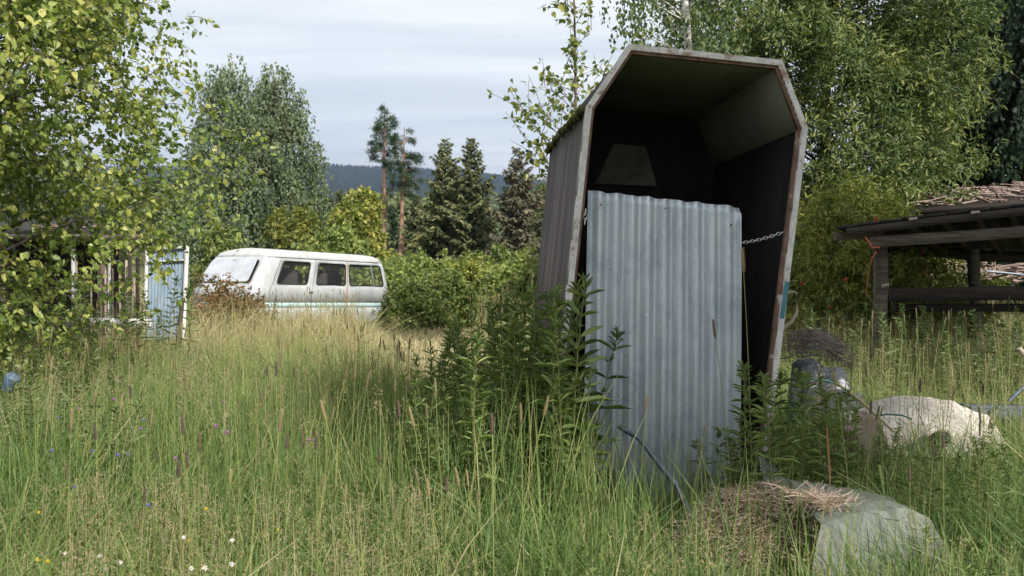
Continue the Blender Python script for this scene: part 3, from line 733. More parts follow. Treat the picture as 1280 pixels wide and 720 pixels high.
# chain
def chain(name, label, p0, p1, sag, n, parent=None, ln=.024):
    p0 = np.array(p0); p1 = np.array(p1)
    root = empty(name, tuple(p0), label, 'chain'); 
    for k in range(n):
        u = (k+.5)/n; c = p0+(p1-p0)*u; c[2] -= sag*4*u*(1-u)
        t = unit((p1-p0)-np.array([0, 0, sag*4*(1-2*u)])); s = unit(np.cross(t, [0, 0, 1.0])); v = np.cross(t, s)
        if k % 2: s, v = v, s
        an = np.linspace(0, 2*math.pi, 13); L_ = np.linalg.norm(p1-p0)/n*.78
        pts = [c+t*L_*math.cos(a)*.95+s*.008*math.sin(a) for a in an]
        g = Geo(); tube(g, pts, .0022, 5); o = g.build('chain_link', M['zinc'], root, smooth=True); o.matrix_parent_inverse = Matrix.Translation(-Vector(p0))
def H3(px, py, d): 
    a, b = ab(px, py, d); return tuple(Mh @ Vector((a, d, b)))
chain('chain', 'short steel chain from the sheet to the right jamb of the hut', H3(926, 304, .02), H3(979, 290, -.0), .008, 13)
chain('chain', 'two chain links hanging at the left jamb beside the sheet', H3(732, 262, -.035), H3(731, 280, -.035), .0, 3)

# pipe leaning on the sheet
def polyobj(name, label, cat, pts, rad, mat, k=8, group=None):
    pts = np.array([list(p) for p in pts]); o0 = pts[np.argmin(pts[:, 2])].copy()
    g = Geo(); tube(g, pts-o0, rad, k); o = g.build(name, mat, smooth=True); o.location = tuple(o0); return tag(o, label, cat, group)
polyobj('pipe', 'bent blue grey pipe leaning against the foot of the sheet', 'pipe', [P(774, 533, 5.15), P(781, 538, 5.12), P(796, 546, 5.08), P(806, 556, 5.04), P(822, 578, 4.95), P(845, 606, 4.8), P(868, 650, 4.7), P(880, 700, 4.6)], .014, M['steel'])

# ------------------------------------------------------------------ van
def van():
    root = empty('parked_van', (0, 0, 0), 'old white passenger van with teal stripe sunk in the meadow', 'van')
    zs = [.30, .50, .66, .78, .88, 1.16, 1.25, 1.70, 1.78, 1.86, 1.92, 1.955]
    ws = [.78, .84, .86, .865, .865, .855, .845, .775, .755, .70, .58, .30]
    def xf(z): return float(np.interp(z, [.3, .6, 1.1, 1.25, 1.7, 1.86, 1.955], [2.10, 2.18, 2.15, 2.04, 1.72, 1.60, 1.42]))
    def xr(z): return float(np.interp(z, [.3, .8, 1.2, 1.7, 1.86, 1.955], [-2.08, -2.14, -2.12, -2.02, -1.94, -1.78]))
    S = [0, .025, .06, .12, .22, .345, .375, .60, .64, .665, .875, .915, .96, .985, 1]
    def ws_(s): return float(np.interp(s, [0, .025, .06, .9, .96, .985, 1], [.90, .965, 1, 1, .985, .95, .90]))
    body = {}
    def add(geo, quad): geo.add(quad, [[0, 1, 2, 3]])
    def pt(side, i, j):
        s, z = S[i], zs[j]; return (xr(z)+(xf(z)-xr(z))*s, side*ws[j]*ws_(s), z)
    win = lambda i: (2 <= i <= 4) or i == 6 or i == 9   # placeholder, replaced below
    openings = [(2, 5), (6, 7), (9, 10)]   # station index ranges: rear double window, middle, front door
    G = Geo(); G2 = Geo(); T = Geo()
    for side in (-1, 1):
        for i in range(len(S)-1):
            for j in range(len(zs)-1):
                if j == 6 and any(a <= i < b for a, b in openings): continue
                q = [pt(side, i, j), pt(side, i+1, j), pt(side, i+1, j+1), pt(side, i, j+1)]
                if side > 0: q = q[::-1]
                (T if j == 3 else (G2 if j >= 8 else G)).add(q, [[0, 1, 2, 3]])
    # roof cap between sides
    jt = len(zs)-1
    for i in range(len(S)-1):
        a, b, c, d_ = pt(-1, i, jt), pt(-1, i+1, jt), pt(1, i+1, jt), pt(1, i, jt)
        mid1 = ((a[0]+d_[0])/2, 0, a[2]+.012); mid2 = ((b[0]+c[0])/2, 0, b[2]+.012)
        G2.add([a, b, mid2, mid1], [[0, 1, 2, 3]]); G2.add([mid1, mid2, c, d_], [[0, 1, 2, 3]])
    fr = [-1, -.88, -.45, 0, .45, .88, 1]
    def cap(e, k, j):
        s = 1 if e > 0 else 0; z = zs[j]; x = (xf(z) if e > 0 else xr(z)); w_ = ws[j]*ws_(s)
        return (x+e*.10*(1-fr[k]**2), fr[k]*w_, z)
    for e in (-1, 1):
        for k in range(6):
            for j in range(len(zs)-1):
                if j == 6 and 1 <= k <= 4: continue
                q = [cap(e, k, j), cap(e, k+1, j), cap(e, k+1, j+1), cap(e, k, j+1)]
                (T if j == 3 else (G2 if j >= 8 else G)).add(q, [[0, 1, 2, 3]])
            q = [cap(e, k, jt), cap(e, k+1, jt), (xf(zs[jt]) if e > 0 else xr(zs[jt]), fr[k+1]*ws[jt]*.9, zs[jt]+.012*(1-abs(fr[k+1]))), (xf(zs[jt]) if e > 0 else xr(zs[jt]), fr[k]*ws[jt]*.9, zs[jt]+.012*(1-abs(fr[k])))]
            G2.add(q, [[0, 1, 2, 3]])
    for gg, mt, nm in ((G, M['van'], 'body'), (G2, M['van_roof'], 'roof'), (T, M['van_teal'], 'stripe')):
        o = gg.build(nm, mt, root)
        bm = bmesh.new(); bm.from_mesh(o.data); bmesh.ops.remove_doubles(bm, verts=bm.verts, dist=.0005); bmesh.ops.recalc_face_normals(bm, faces=bm.faces); 
        for f in bm.faces: f.smooth = True
        bm.to_mesh(o.data); bm.free()
        md = o.modifiers.new('skin', 'SOLIDIFY'); md.thickness = .018; md.offset = -1
    # floor pan
    g = Geo(); box(g, (-2.0, -.76, .42), (2.0, .76, .46)); g.build('floor_pan', M['rust'], root)
    # windows
    def window(pts, mat, name='window', inset_=.012, mid=None):
        pts = [np.array(p) for p in pts]; c = sum(pts)/len(pts)
        nrm = unit(np.cross(pts[1]-pts[0], pts[3]-pts[0]))
        ctr = np.array([0, 0, 1.3]); 
        if np.dot(nrm, c-ctr) < 0: nrm = -nrm
        g = Geo()
        rnd = []
        for a in range(4):     # rounded corners
            p0, p1, p2 = pts[a-1], pts[a], pts[(a+1) % 4]; rr_ = .07
            t0 = unit(p0-p1); t2 = unit(p2-p1)
            for u in np.linspace(0, 1, 5): rnd.append((1-u)**2*(p1+t0*rr_)+2*u*(1-u)*p1+u*u*(p1+t2*rr_))
        loop = rnd+[rnd[0], rnd[1]]
        tube(g, [p+nrm*.004 for p in loop], .014, 6)
        fo = g.build(name, M['rubber'], root, smooth=True)
        # corner fillers in body colour so that the hole has rounded corners
        for a in range(4):
            g = Geo(); seg = rnd[a*5:(a+1)*5]; V = [pts[a]]+seg
            g.add([v-nrm*.002 for v in V], [[0, 1, 2], [0, 2, 3], [0, 3, 4], [0, 4, 5]]); g.build('corner_panel', M['van'], fo)
        g = Geo(); V = [p-nrm*inset_ for p in rnd]; n = len(V); g.add(V+[sum(V)/n], [[k, (k+1) % n, n] for k in range(n)]); g.build('pane', mat, fo)
        if mid is not None:
            a = pts[0]*(1-mid)+pts[1]*mid; b = pts[3]*(1-mid)+pts[2]*mid
            g = Geo(); beam(g, a+nrm*.003, b+nrm*.003, .03, .03); g.build('window_bar', M['chrome'], fo)
    for side in (-1, 1):
        for a, b in openings:
            window([pt(side, a, 6), pt(side, b, 6), pt(side, b, 7), pt(side, a, 7)], M['glass'], mid=.3 if a == 2 else None)
    window([cap(1, 1, 6), cap(1, 5, 6), cap(1, 5, 7), cap(1, 1, 7)], M['windscreen'], 'windscreen', -.06)
    window([cap(-1, 1, 6), cap(-1, 5, 6), cap(-1, 5, 7), cap(-1, 1, 7)], M['glass'], 'rear_window', -.03)
    # door seams as thin dark strips, rust streak, gutter
    for side in (-1, 1):
        for s in (.62, .36, .90):
            x = lambda z: xr(z)+(xf(z)-xr(z))*s
            g = Geo(); pts = [(x(z), side*(float(np.interp(z, zs, ws))+.001), z) for z in (.4, .8, 1.1, 1.25, 1.7, 1.76)]
            tube(g, pts, .005 if s != .36 else .011, 4); g.build('door_seam', M['rubber'] if s != .36 else M['rust'], root)
        g = Geo(); tube(g, [(xr(1.78)+(xf(1.78)-xr(1.78))*s, side*(.757*ws_(s)+.01), 1.785) for s in np.linspace(.01, .99, 20)], .011, 5); g.build('gutter', M['van_roof'], root, smooth=True)
        g = Geo(); beam(g, (.50, side*.88, 1.1), (.62, side*.88, 1.1), .02, .02); g.build('door_handle', M['chrome'], root)
        for x in (1.35, -1.3):
            w_ = bpy.data.objects.new('wheel', None)
            g = Geo(); an = np.linspace(0, 2*math.pi, 29); tube(g, [(x+.25*math.cos(a), side*.74, .32+.25*math.sin(a)) for a in an], .075, 8); wo = g.build('wheel', M['rubber'], root, smooth=True)
            g = Geo(); tube(g, [(x, side*.70, .32), (x, side*.78, .32), (x, side*.80, .32)], [.185, .185, .08], 20); g.build('rim', M['chrome'], wo)
        g = Geo(); tube(g, [(2.12, side*.60, .78), (2.22, side*.60, .78), (2.235, side*.60, .78)], [.11, .11, .085], 18); ho = g.build('headlight', M['chrome'], root)
        g = Geo(); ball(g, (2.215, side*.60, .78), .09, nu=14, nv=8, sc_=(.4, 1, 1)); g.build('lens', M['windscreen'], ho, smooth=True)
    for x in (2.28, -2.2):
        g = Geo(); beam(g, (x, -.8, .45), (x, .8, .45), .07, .12); g.build('bumper', M['chrome'], root)
    for x, y, mt in ((1.0, -.4, 'tan'), (1.0, .4, 'seat'), (.05, -.35, 'tan'), (.05, .35, 'seat'), (-.95, -.1, 'seat')):
        g = Geo(); box(g, (x-.25, y-.26, .75), (x+.25, y+.26, .92)); box(g, (x-.30, y-.25, .92), (x-.16, y+.25, 1.50)); ball(g, (x-.23, y, 1.47), .25, nu=14, nv=8, sc_=(.28, 1, .5)); g.build('seat', M[mt], root, smooth=False)
    g = Geo(); rng = np.random.default_rng(8)
    for k in range(7): ball(g, (-1.2+rng.normal()*.28, -.55+rng.normal()*.08, 1.16+rng.normal()*.05), .11, nu=8, nv=5, sc_=(1.3, .7, .7))
    g.build('blanket', M['red'], root, smooth=True)
    g = Geo(); an = np.linspace(0, 2*math.pi, 20); tube(g, [(1.52+.07*math.sin(a), -.38+.19*math.cos(a), 1.22+.19*math.sin(a)) for a in an], .014, 6); g.build('steering_wheel', M['rubber'], root, smooth=True)
    return root
vn = van()
# near front corner seen at px 325, tail at px 477
hd = math.radians(239.5)      # heading of the front (from +X counter-clockwise)
fc = np.array([X(322, 19.0), 19.0]); hv_ = np.array([math.cos(hd), math.sin(hd)]); sv = np.array([-hv_[1], hv_[0]])
ctr = fc-hv_*2.0-sv*.845   # visible flank is on the +sv side
vn.location = (ctr[0], ctr[1], CAMZ+(HOR-309)/F*19.0-1.98); vn.rotation_euler = (math.radians(0), math.radians(-1.2), hd)

# ------------------------------------------------------------------ open shed on the right
def shed():
    root = empty('open_shed', tuple(P(1098, 470, 12)), 'low open shed of dark timber with sagging flat roof at the right', 'shed')
    inv = Matrix.Translation(-root.location)
    def fin(g, nm, mt, par=root, **k):
        o = g.build(nm, mt, par, **k)
        if par is root: o.matrix_parent_inverse = inv
        return o
    FL, FR, BR, BL = P(1045, 286, 11.5), P(1430, 238, 11.5), P(1430, 320, 14.5), P(1105, 307, 14.5)
    # roof slab with thickness, of overlapping strips
    g = Geo(); n = 14
    for k in range(n):
        u0_, u1_ = k/n, (k+1)/n
        a, b = FL.lerp(FR, u0_), FL.lerp(FR, u1_+.004); c, d_ = BL.lerp(BR, u1_+.004), BL.lerp(BR, u0_)
        t = Vector((0, 0, .03)); dz = Vector((0, 0, R.uniform(-.006, .006)))
        V = [a+dz, b+dz, c+dz, d_+dz, a+t+dz, b+t+dz, c+t+dz, d_+t+dz]
        g.add([list(v) for v in V], [[0,3,2,1],[4,5,6,7],[0,1,5,4],[1,2,6,5],[2,3,7,6],[3,0,4,7]], .3+.4*R.random())
    fin(g, 'roof', M['roof_dark'])
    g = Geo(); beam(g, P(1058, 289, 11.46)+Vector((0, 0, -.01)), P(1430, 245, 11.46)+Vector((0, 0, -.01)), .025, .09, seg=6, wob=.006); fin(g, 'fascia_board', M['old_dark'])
    g = Geo(); beam(g, P(1086, 303, 11.62), P(1430, 280, 11.62), .06, .13, seg=6, wob=.008, a=.75); fin(g, 'beam', M['old_beam'])
    g = Geo(); beam(g, P(1043, 296, 11.7), P(1100, 292, 11.7), .09, .09, seg=2, a=.5); fin(g, 'beam', M['old_beam'])
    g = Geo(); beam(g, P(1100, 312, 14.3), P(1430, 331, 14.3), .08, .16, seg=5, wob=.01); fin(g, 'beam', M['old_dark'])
    for k in range(8):
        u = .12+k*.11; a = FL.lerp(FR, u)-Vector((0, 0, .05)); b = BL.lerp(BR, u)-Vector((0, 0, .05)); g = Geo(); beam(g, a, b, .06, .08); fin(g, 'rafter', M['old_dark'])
    for px, y0, Y, wd in ((1100, 303, 11.9, .13), (1216, 312, 13.8, .12), (1110, 315, 14.2, .11), (1330, 300, 11.9, .13), (1340, 315, 14.2, .12)):
        g = Geo(); t = P(px, y0, Y); b = Vector((t.x-.0, Y, float(gz(t.x, Y))-.05)); 
        if px == 1216: b.x += .10
        beam(g, b, t, wd, wd, seg=5, wob=.006); fin(g, 'post', M['old_beam'])
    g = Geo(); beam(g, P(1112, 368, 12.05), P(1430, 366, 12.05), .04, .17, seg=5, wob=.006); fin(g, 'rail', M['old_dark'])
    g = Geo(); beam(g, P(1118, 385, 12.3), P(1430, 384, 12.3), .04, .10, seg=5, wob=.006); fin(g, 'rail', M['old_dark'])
    for px, py in ((1141, 274), (1219, 266)):
        g = Geo(); beam(g, P(px-5, py, 11.42), P(px+5, py-1, 11.42), .02, .032); fin(g, 'batten_end', M['board_pale'])
    g = Geo(); beam(g, P(1102, 357.5, 11.8), P(1111, 356, 11.8), .02, .04); fin(g, 'batten_end', M['board_pale'])
shed()
polyobj('rope', 'orange red rope hanging from the corner post of the open shed', 'rope', [P(1081, 296, 11.5), P(1086, 303, 11.48), P(1090, 310, 11.48), P(1099, 309, 11.47), P(1095, 316, 11.5), P(1090, 322, 11.5), P(1087, 335, 11.5), P(1084, 352, 11.5), P(1083, 372, 11.5)], [.012, .014, .015, .016, .012, .006, .005, .005, .004], M['orange'], 5)

# collapsed building behind it
def ruin():
    root = empty('collapsed_shed', tuple(P(1230, 470, 17)), 'collapsed shed with debris covered roof behind the open shed', 'ruin')
    inv = Matrix.Translation(-root.location); rng = np.random.default_rng(3)
    def fin(g, nm, mt):
        o = g.build(nm, mt, root); o.matrix_parent_inverse = inv
    g = Geo(); a, b, c, d_ = P(1140, 263, 16.5), P(1440, 240, 16.5), P(1440, 225, 20), P(1140, 245, 20)
    t = Vector((0, 0, -.08)); V = [a, b, c, d_, a+t, b+t, c+t, d_+t]
    g.add([list(v) for v in V], [[0,1,2,3],[4,7,6,5],[0,4,5,1],[1,5,6,2],[2,6,7,3],[3,7,4,0]]); fin(g, 'roof', M['old_dark'])
    g = Geo()
    for k in range(420):
        u, v = rng.random(), rng.random(); p = a.lerp(b, u).lerp(d_.lerp(c, u), v)+Vector((0, 0, .03+.12*rng.random()))
        d2 = Vector((rng.normal(), rng.normal()*.6, rng.normal()*.18)).normalized()*rng.uniform(.04, .2)
        beam(g, p-d2, p+d2, rng.uniform(.012, .05), rng.uniform(.01, .02), rng.random(), roll=rng.uniform(-.6, .6))
    fin(g, 'debris', M['board_pink'])
    g = Geo()
    for k in range(16):
        px = 1163+k*5.2; p = P(px, 326+rng.uniform(-6, 6), 16); beam(g, (p.x, p.y, float(gz(p.x, 16))), (p.x+.01, p.y, p.z), .062, .02, rng.random(), roll=math.pi/2 if 0 else 0)
    fin(g, 'wall_boards', M['board_pink'])
    g = Geo()
    for k in range(90):
        p = P(rng.uniform(1225, 1420), rng.uniform(331, 352), 15.6+rng.random()); d2 = Vector((rng.normal(), rng.normal()*.5, rng.normal()*.15)).normalized()*rng.uniform(.08, .35)
        beam(g, p-d2, p+d2, rng.uniform(.02, .08), .02, rng.random(), roll=rng.uniform(-.5, .5))
    fin(g, 'fallen_tiles', M['board_pink'])
    g = Geo(); beam(g, P(1232, 339, 15.2), P(1420, 356, 15.2), .03, .03); fin(g, 'gutter', M['steel'])
    for px in (1175, 1300, 1400):
        g = Geo(); p = P(px, 262, 17); beam(g, (p.x, 17, float(gz(p.x, 17))), p, .11, .11); fin(g, 'post', M['old_beam'])
ruin()

# ------------------------------------------------------------------ structure on the left
def left_shed():
    root = empty('garden_shed', tuple(P(100, 440, 14.5)), 'dark open fronted shed with thin pale posts behind the near birch', 'shed')
    inv = Matrix.Translation(-root.location); rng = np.random.default_rng(12)
    def fin(g, nm, mt):
        o = g.build(nm, mt, root); o.matrix_parent_inverse = inv; return o
    g = Geo(); a, b, c, d_ = P(-60, 294, 14), P(178, 295, 14), P(150, 277, 16.5), P(-60, 276, 16.5)
    t = Vector((0, 0, .06)); V = [a, b, c, d_, a+t, b+t, c+t, d_+t]
    g.add([list(v) for v in V], [[0,3,2,1],[4,5,6,7],[0,1,5,4],[1,2,6,5],[2,3,7,6],[3,0,4,7]]); fin(g, 'roof', M['roof_dark'])
    g = Geo(); beam(g, P(-60, 296, 13.95), P(180, 297, 13.95), .03, .09); fin(g, 'fascia_board', M['old_beam'])
    g = Geo()
    for k in range(26):
        px = -60+k*8.8; p = P(px, 300, 16.2); beam(g, (p.x, 16.2, float(gz(p.x, 16.2))), (p.x, 16.2, p.z), .11, .02, rng.random())
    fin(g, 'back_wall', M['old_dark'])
    for px, wd, mt in ((4, .05, 'board_pale'), (92, .05, 'white_wood'), (128, .06, 'board_pink'), (137, .035, 'white_wood'), (150, .03, 'old_dark'), (158, .03, 'board_pale'), (172, .04, 'old_dark'), (-40, .08, 'old_beam')):
        p = P(px, 299, 14.1); g = Geo(); beam(g, (p.x+rng.normal()*.02, 14.1, float(gz(p.x, 14.1))-.03), (p.x, 14.1, p.z), wd, wd, rng.random()); fin(g, 'post', M[mt])
    for k in range(9):
        px = 96+k*9; p = P(px, 330+rng.uniform(-6, 10), 13.9); g = Geo(); beam(g, (p.x, 13.9, float(gz(p.x, 13.9))-.03), p, .022, .022, .6); fin(g, 'paling', M['old_beam'] if k % 2 else M['board_pale'])
    g = Geo(); beam(g, P(80, 364, 13.85), P(100, 363, 13.85), .03, .04); fin(g, 'shelf', M['white_wood'])
    rd = Geo()
    for k in range(30):
        p = P(rng.uniform(50, 130), rng.uniform(283, 288), 14.6+rng.random()); d2 = Vector((rng.normal(), rng.normal()*.5, abs(rng.normal())*.2)).normalized()*rng.uniform(.06, .22)
        beam(rd, p-d2, p+d2, .06, .015, rng.random(), roll=rng.uniform(-.7, .7))
    fin(rd, 'roof_debris', M['board_pink'])
left_shed()
def door():
    root = empty('leaning_door', tuple(P(210, 420, 13)), 'white framed door panel with blue grey sheet leaning beside the left shed', 'door')
    inv = Matrix.Translation(-root.location)
    def fin(g, nm, mt):
        o = g.build(nm, mt, root); o.matrix_parent_inverse = inv; return o
    a, b, c, d_ = P(184, 312, 13.2), P(234, 309, 13.0), P(229, 425, 12.9), P(181, 425, 13.1)
    g = Geo()
    for p, q, wd in ((a, b, .035), (b, c, .05), (a, d_, .03)): beam(g, p, q, .04, wd) if p is not b else beam(g, p, q, wd, .04)
    fin(g, 'door_frame', M['white_wood'])
    g = Geo(); beam(g, a.lerp(d_, .14), b.lerp(c, .14), .035, .02); fin(g, 'crossbar', M['white_wood'])
    g = Geo(); n = 40; V = []
    for j in range(n+1):
        u = j/n; w_ = .008*math.sin(u*12*6.28)
        for e in (a.lerp(b, u), d_.lerp(c, u)): V.append((e.x, e.y+.02+w_, e.z))
    g.add(V, [[2*j, 2*j+2, 2*j+3, 2*j+1] for j in range(n)]); fin(g, 'door_sheet', M['blue_panel'])
door()
g = Geo(); beam(g, P(60, 401, 12.6)-P(60, 401, 12.6), P(188, 404, 12.4)-P(60, 401, 12.6), .05, .10, seg=3)
o = g.build('plank', M['white_wood']); o.location = P(60, 401, 12.6); tag(o, 'white weathered plank lying low in grass before the left shed', 'plank')
polyobj('stake', 'short dark stake leaning in the grass at the foot of the leaning door', 'stake', [P(222, 440, 12), P(225, 400, 12), P(229, 372, 12)], [.035, .03, .022], M['bark_dark'], 6)

def lathe_obj(name, label, cat, loc, prof, mat, parts=None, tilt=(0, 0, 0)):
    g = Geo(); k = 18; V = []; Fc = []
    for (r, z) in prof:
        for j in range(k): V.append((r*math.cos(6.2832*j/k), r*math.sin(6.2832*j/k), z))
    for i in range(len(prof)-1):
        for j in range(k): Fc.append([i*k+j, i*k+(j+1) % k, (i+1)*k+(j+1) % k, (i+1)*k+j])
    g.add(V, Fc); o = g.build(name, mat, smooth=True); o.location = loc; o.rotation_euler = tilt; return tag(o, label, cat)
lathe_obj('plastic_drum', 'faded blue plastic drum half hidden in the leaves at the left edge', 'drum', P(10, 486, 6.6), [(0, 0), (.075, 0), (.08, .01), (.077, .06), (.08, .07), (.08, .16), (.07, .18), (.03, .185), (.03, .2), (0, .2)], M['blue_tin'], tilt=(.3, .5, 0)).scale = (.6,)*3

# ------------------------------------------------------------------ junk at the right foreground
def blob(name, label, cat, c, rx, ry, rz, mat, seed, lump=.12, folds=.02, res=72, kind=None, flatb=.35, zc=None, fn=None):
    g = Geo(); V = []; nu, nv = res, res//2
    rng = np.random.default_rng(seed); ph = rng.uniform(0, 6.28, 8)
    for i in range(nv+1):
        t = i/nv; rr_ = math.sin(t*math.pi/2)
        for j in range(nu):
            a = 2*math.pi*j/nu
            l = 1+lump*(math.sin(2*a+ph[0])+.6*math.sin(3*a+ph[1]+t*2)+.35*math.sin(7*a+ph[2]+t*5))
            x = rx*rr_*l*math.cos(a); y = ry*rr_*l*math.sin(a)
            z = rz*(max(0, math.cos(t*math.pi/2))**.75)*(1+lump*math.sin(a*2+ph[3]))+folds*(math.sin(a*9+ph[4]+3*t)*t+.6*math.sin(a*17+ph[5]-6*t)*t*t+.5*math.sin(x*23+ph[6])*math.cos(y*17))
            if fn: x, y, z = fn(x, y, z)
            V.append((x, y, z))
    Fc = [[i*nu+j, (i+1)*nu+j, (i+1)*nu+(j+1) % nu, i*nu+(j+1) % nu] for i in range(nv) for j in range(nu)]
    g.add(V, Fc); o = g.build(name, mat, smooth=True); o.location = c
    return tag(o, label, cat, kind=kind)
from mathutils import noise as mn
def drape(name, label, cat, x0, y0, w_, d_, bumps, mat, seed, fold=.03, res=110, zb=.02, power=3.0, cre=5.0):
    """cloth lying over lumps: bumps are (dx, dy, rx, ry, height, rotation)"""
    g = Geo(); V = []
    for i in range(res+1):
        for j in range(res+1):
            x = (j/res-.5)*w_; y = (i/res-.5)*d_; z = -.12
            for (bx, by, rx, ry, h, ro) in bumps:
                ux, uy = x-bx, y-by; cr, sr = math.cos(ro), math.sin(ro); ux, uy = ux*cr+uy*sr, uy*cr-ux*sr
                q = (abs(ux/rx)**power+abs(uy/ry)**power)**(1/power)
                hh = h*(1-sstep(.55, 1.25, q)) ; hh = float(hh)+.02*h*(1-min(q, 1))
                z = z+math.log(1+math.exp(min(60, (hh-z)/.05)))*.05 if hh > z-.3 else z
            p = Vector((x*cre+seed, y*cre, z*cre*.7))
            rd = 1-abs(mn.noise(p))*2; rd2 = 1-abs(mn.noise(p*2.3+Vector((3, 1, 7))))*2
            z += fold*(rd*1.0+.35*rd2-.6)+.004*mn.noise(p*6)
            # folds fan sideways on the steep flanks
            V.append((x+.03*mn.noise(p*1.3), y+.04*mn.noise(p*1.1+Vector((9, 2, 1)))*1.5, zb+z+.004*math.sin((x*.8+y*.6)*70+6*mn.noise(p*.8))*max(0, mn.noise(p*.6))))
    n = res+1
    Fc = []
    for i in range(res):
        for j in range(res):
            k = i*n+j
            if max(V[k][2], V[k+1][2], V[k+n][2]) > zb+.03+.02*mn.noise(Vector((i*.2, j*.2, seed))): Fc.append([k, k+1, k+n+1, k+n])
    g.add(V, Fc); o = g.build(name, mat, smooth=True); o.location = (x0, y0, 0); md = o.modifiers.new('t', 'SOLIDIFY'); md.thickness = .003
    return tag(o, label, cat)
def G0(px, Y, z=.01): return Vector((X(px, Y), Y, z))
def ctrl_sheet(name, label, rows, mat, nu=90, nv=90, amp=.012, seed=0., fr=7.):
    """a cloth stretched over hard edges, from a net of control points, with sharp creases"""
    rows = np.array([[list(p) for p in r] for r in rows]); m_, k_ = rows.shape[:2]; V = []
    for i in range(nv+1):
        a_ = i/nv*(m_-1); i0 = min(int(a_), m_-2); t = a_-i0; t = t*.6+.4*t*t*(3-2*t)
        for j in range(nu+1):
            b_ = j/nu*(k_-1); j0 = min(int(b_), k_-2); u = b_-j0; u = u*.5+.5*u*u*(3-2*u)
            p = (rows[i0, j0]*(1-u)+rows[i0, j0+1]*u)*(1-t)+(rows[i0+1, j0]*(1-u)+rows[i0+1, j0+1]*u)*t
            q = Vector((p[0]*fr*1.6+seed, p[1]*fr, p[2]*fr*.6)); rd = 1-2*abs(mn.noise(q)); rd2 = 1-2*abs(mn.noise(q*2.6+Vector((5, 3, 1))))
            f = amp*(rd+.4*rd2-.7)
            V.append((p[0]+f*.2, p[1]-f*.9, p[2]+f*.7))
    n = nu+1; o0 = Vector(V[-1]); g = Geo()
    g.add([tuple(Vector(v)-o0) for v in V], [[i*n+j, i*n+j+1, (i+1)*n+j+1, (i+1)*n+j] for i in range(nv) for j in range(nu)])
    o = g.build(name, mat, smooth=True); o.location = o0; md = o.modifiers.new('t', 'SOLIDIFY'); md.thickness = .002
    return tag(o, label, 'tarp')
tb = ctrl_sheet('tarp_heap', 'beige tarp draped over a low heap in the weeds at the right', [
    [G0(1050, 6.9, .3), G0(1095, 6.9, .35), G0(1135, 6.95, .35), G0(1190, 6.95, .3), G0(1240, 6.9, .25), G0(1275, 6.8, .2)],
    [P(1062, 516, 6.45), P(1097, 500, 6.4), P(1132, 494, 6.4), P(1190, 502, 6.35), P(1234, 521, 6.3), P(1258, 546, 6.25)],
    [P(1056, 548, 6.2), P(1100, 540, 6.1), P(1142, 528, 6.1), P(1196, 536, 6.05), P(1240, 556, 6.05), P(1264, 578, 6.1)],
    [G0(1050, 6.1, .02), G0(1098, 5.98, .02), G0(1146, 6.02, .02), G0(1200, 5.9, .02), G0(1246, 5.96, .02), G0(1275, 6.0, .02)]], M['tarp_beige'], amp=.020, seed=9.4, fr=2.6)
def loc_(p): return tuple(Vector(p)-tb.location)
g = Geo(); ball(g, loc_(P(1174, 549, 6.02)), .075, nu=16, nv=10, sc_=(.95, .6, .8)); g.build('opening_shade', M['rubber'], tb, smooth=True)  # black ball stands in for the shade inside the tarp mouth
oc = loc_(P(1174, 549, 5.985)); g = Geo(); tube(g, [(oc[0]+.085*math.cos(a)*(1+.1*math.sin(3*a)), oc[1]+.03*math.sin(a*2), oc[2]+.065*math.sin(a)) for a in np.linspace(-.4, 3.5, 16)], [.012, .016, .02, .018, .020, .024, .018, .016, .022, .018, .015, .02, .018, .014, .012, .008], 7); g.build('rolled_edge', M['tarp_beige'], tb, smooth=True)
g = Geo(); tube(g, [loc_(P(*q)) for q in ((1066, 528, 6.2), (1085, 523, 6.19), (1108, 518, 6.16), (1128, 519, 6.14), (1140, 524, 6.06))], .006, 5); g.build('strap', M['teal_cloth'], tb, smooth=True)
g = Geo(); beam(g, (0, 0, 0), (.75, .05, -.02), .20, .02, seg=3); beam(g, (0, -.1, -.05), (.75, -.05, -.07), .02, .09, seg=3); o = g.build('board', M['blue_board']); o.location = P(1205, 508, 6.9); tag(o, 'slate blue board lying behind the beige tarp', 'board')
drape('brown_sack', 'crumpled brown sack beside the left end of the beige tarp', 'sack', X(1068, 5.9), 5.9, .6, .5, [(0, 0, .15, .15, .55, .3), (.08, .03, .12, .1, .6, 0)], M['board_pink'], 8.1, .03, 60, power=2.2, cre=8)
bt = drape('wrapped_bundle', 'dark wrapped bundle standing in the grass right of the hut jamb', 'bundle', X(1022, 7.4), 7.4, 1.0, .8, [(-.07, 0, .17, .2, .80, .2), (.06, -.03, .22, .2, .74, 0), (.19, -.05, .2, .2, .58, .1)], M['tarp_dark'], 14.5, .05, 90, power=2, cre=7)
g = Geo(); tube(g, [(-.20, -.14, .70), (-.10, -.19, .73), (.02, -.20, .72), (.14, -.21, .66), (.24, -.19, .58)], .007, 5); g.build('strap', M['teal_cloth'], bt, smooth=True)
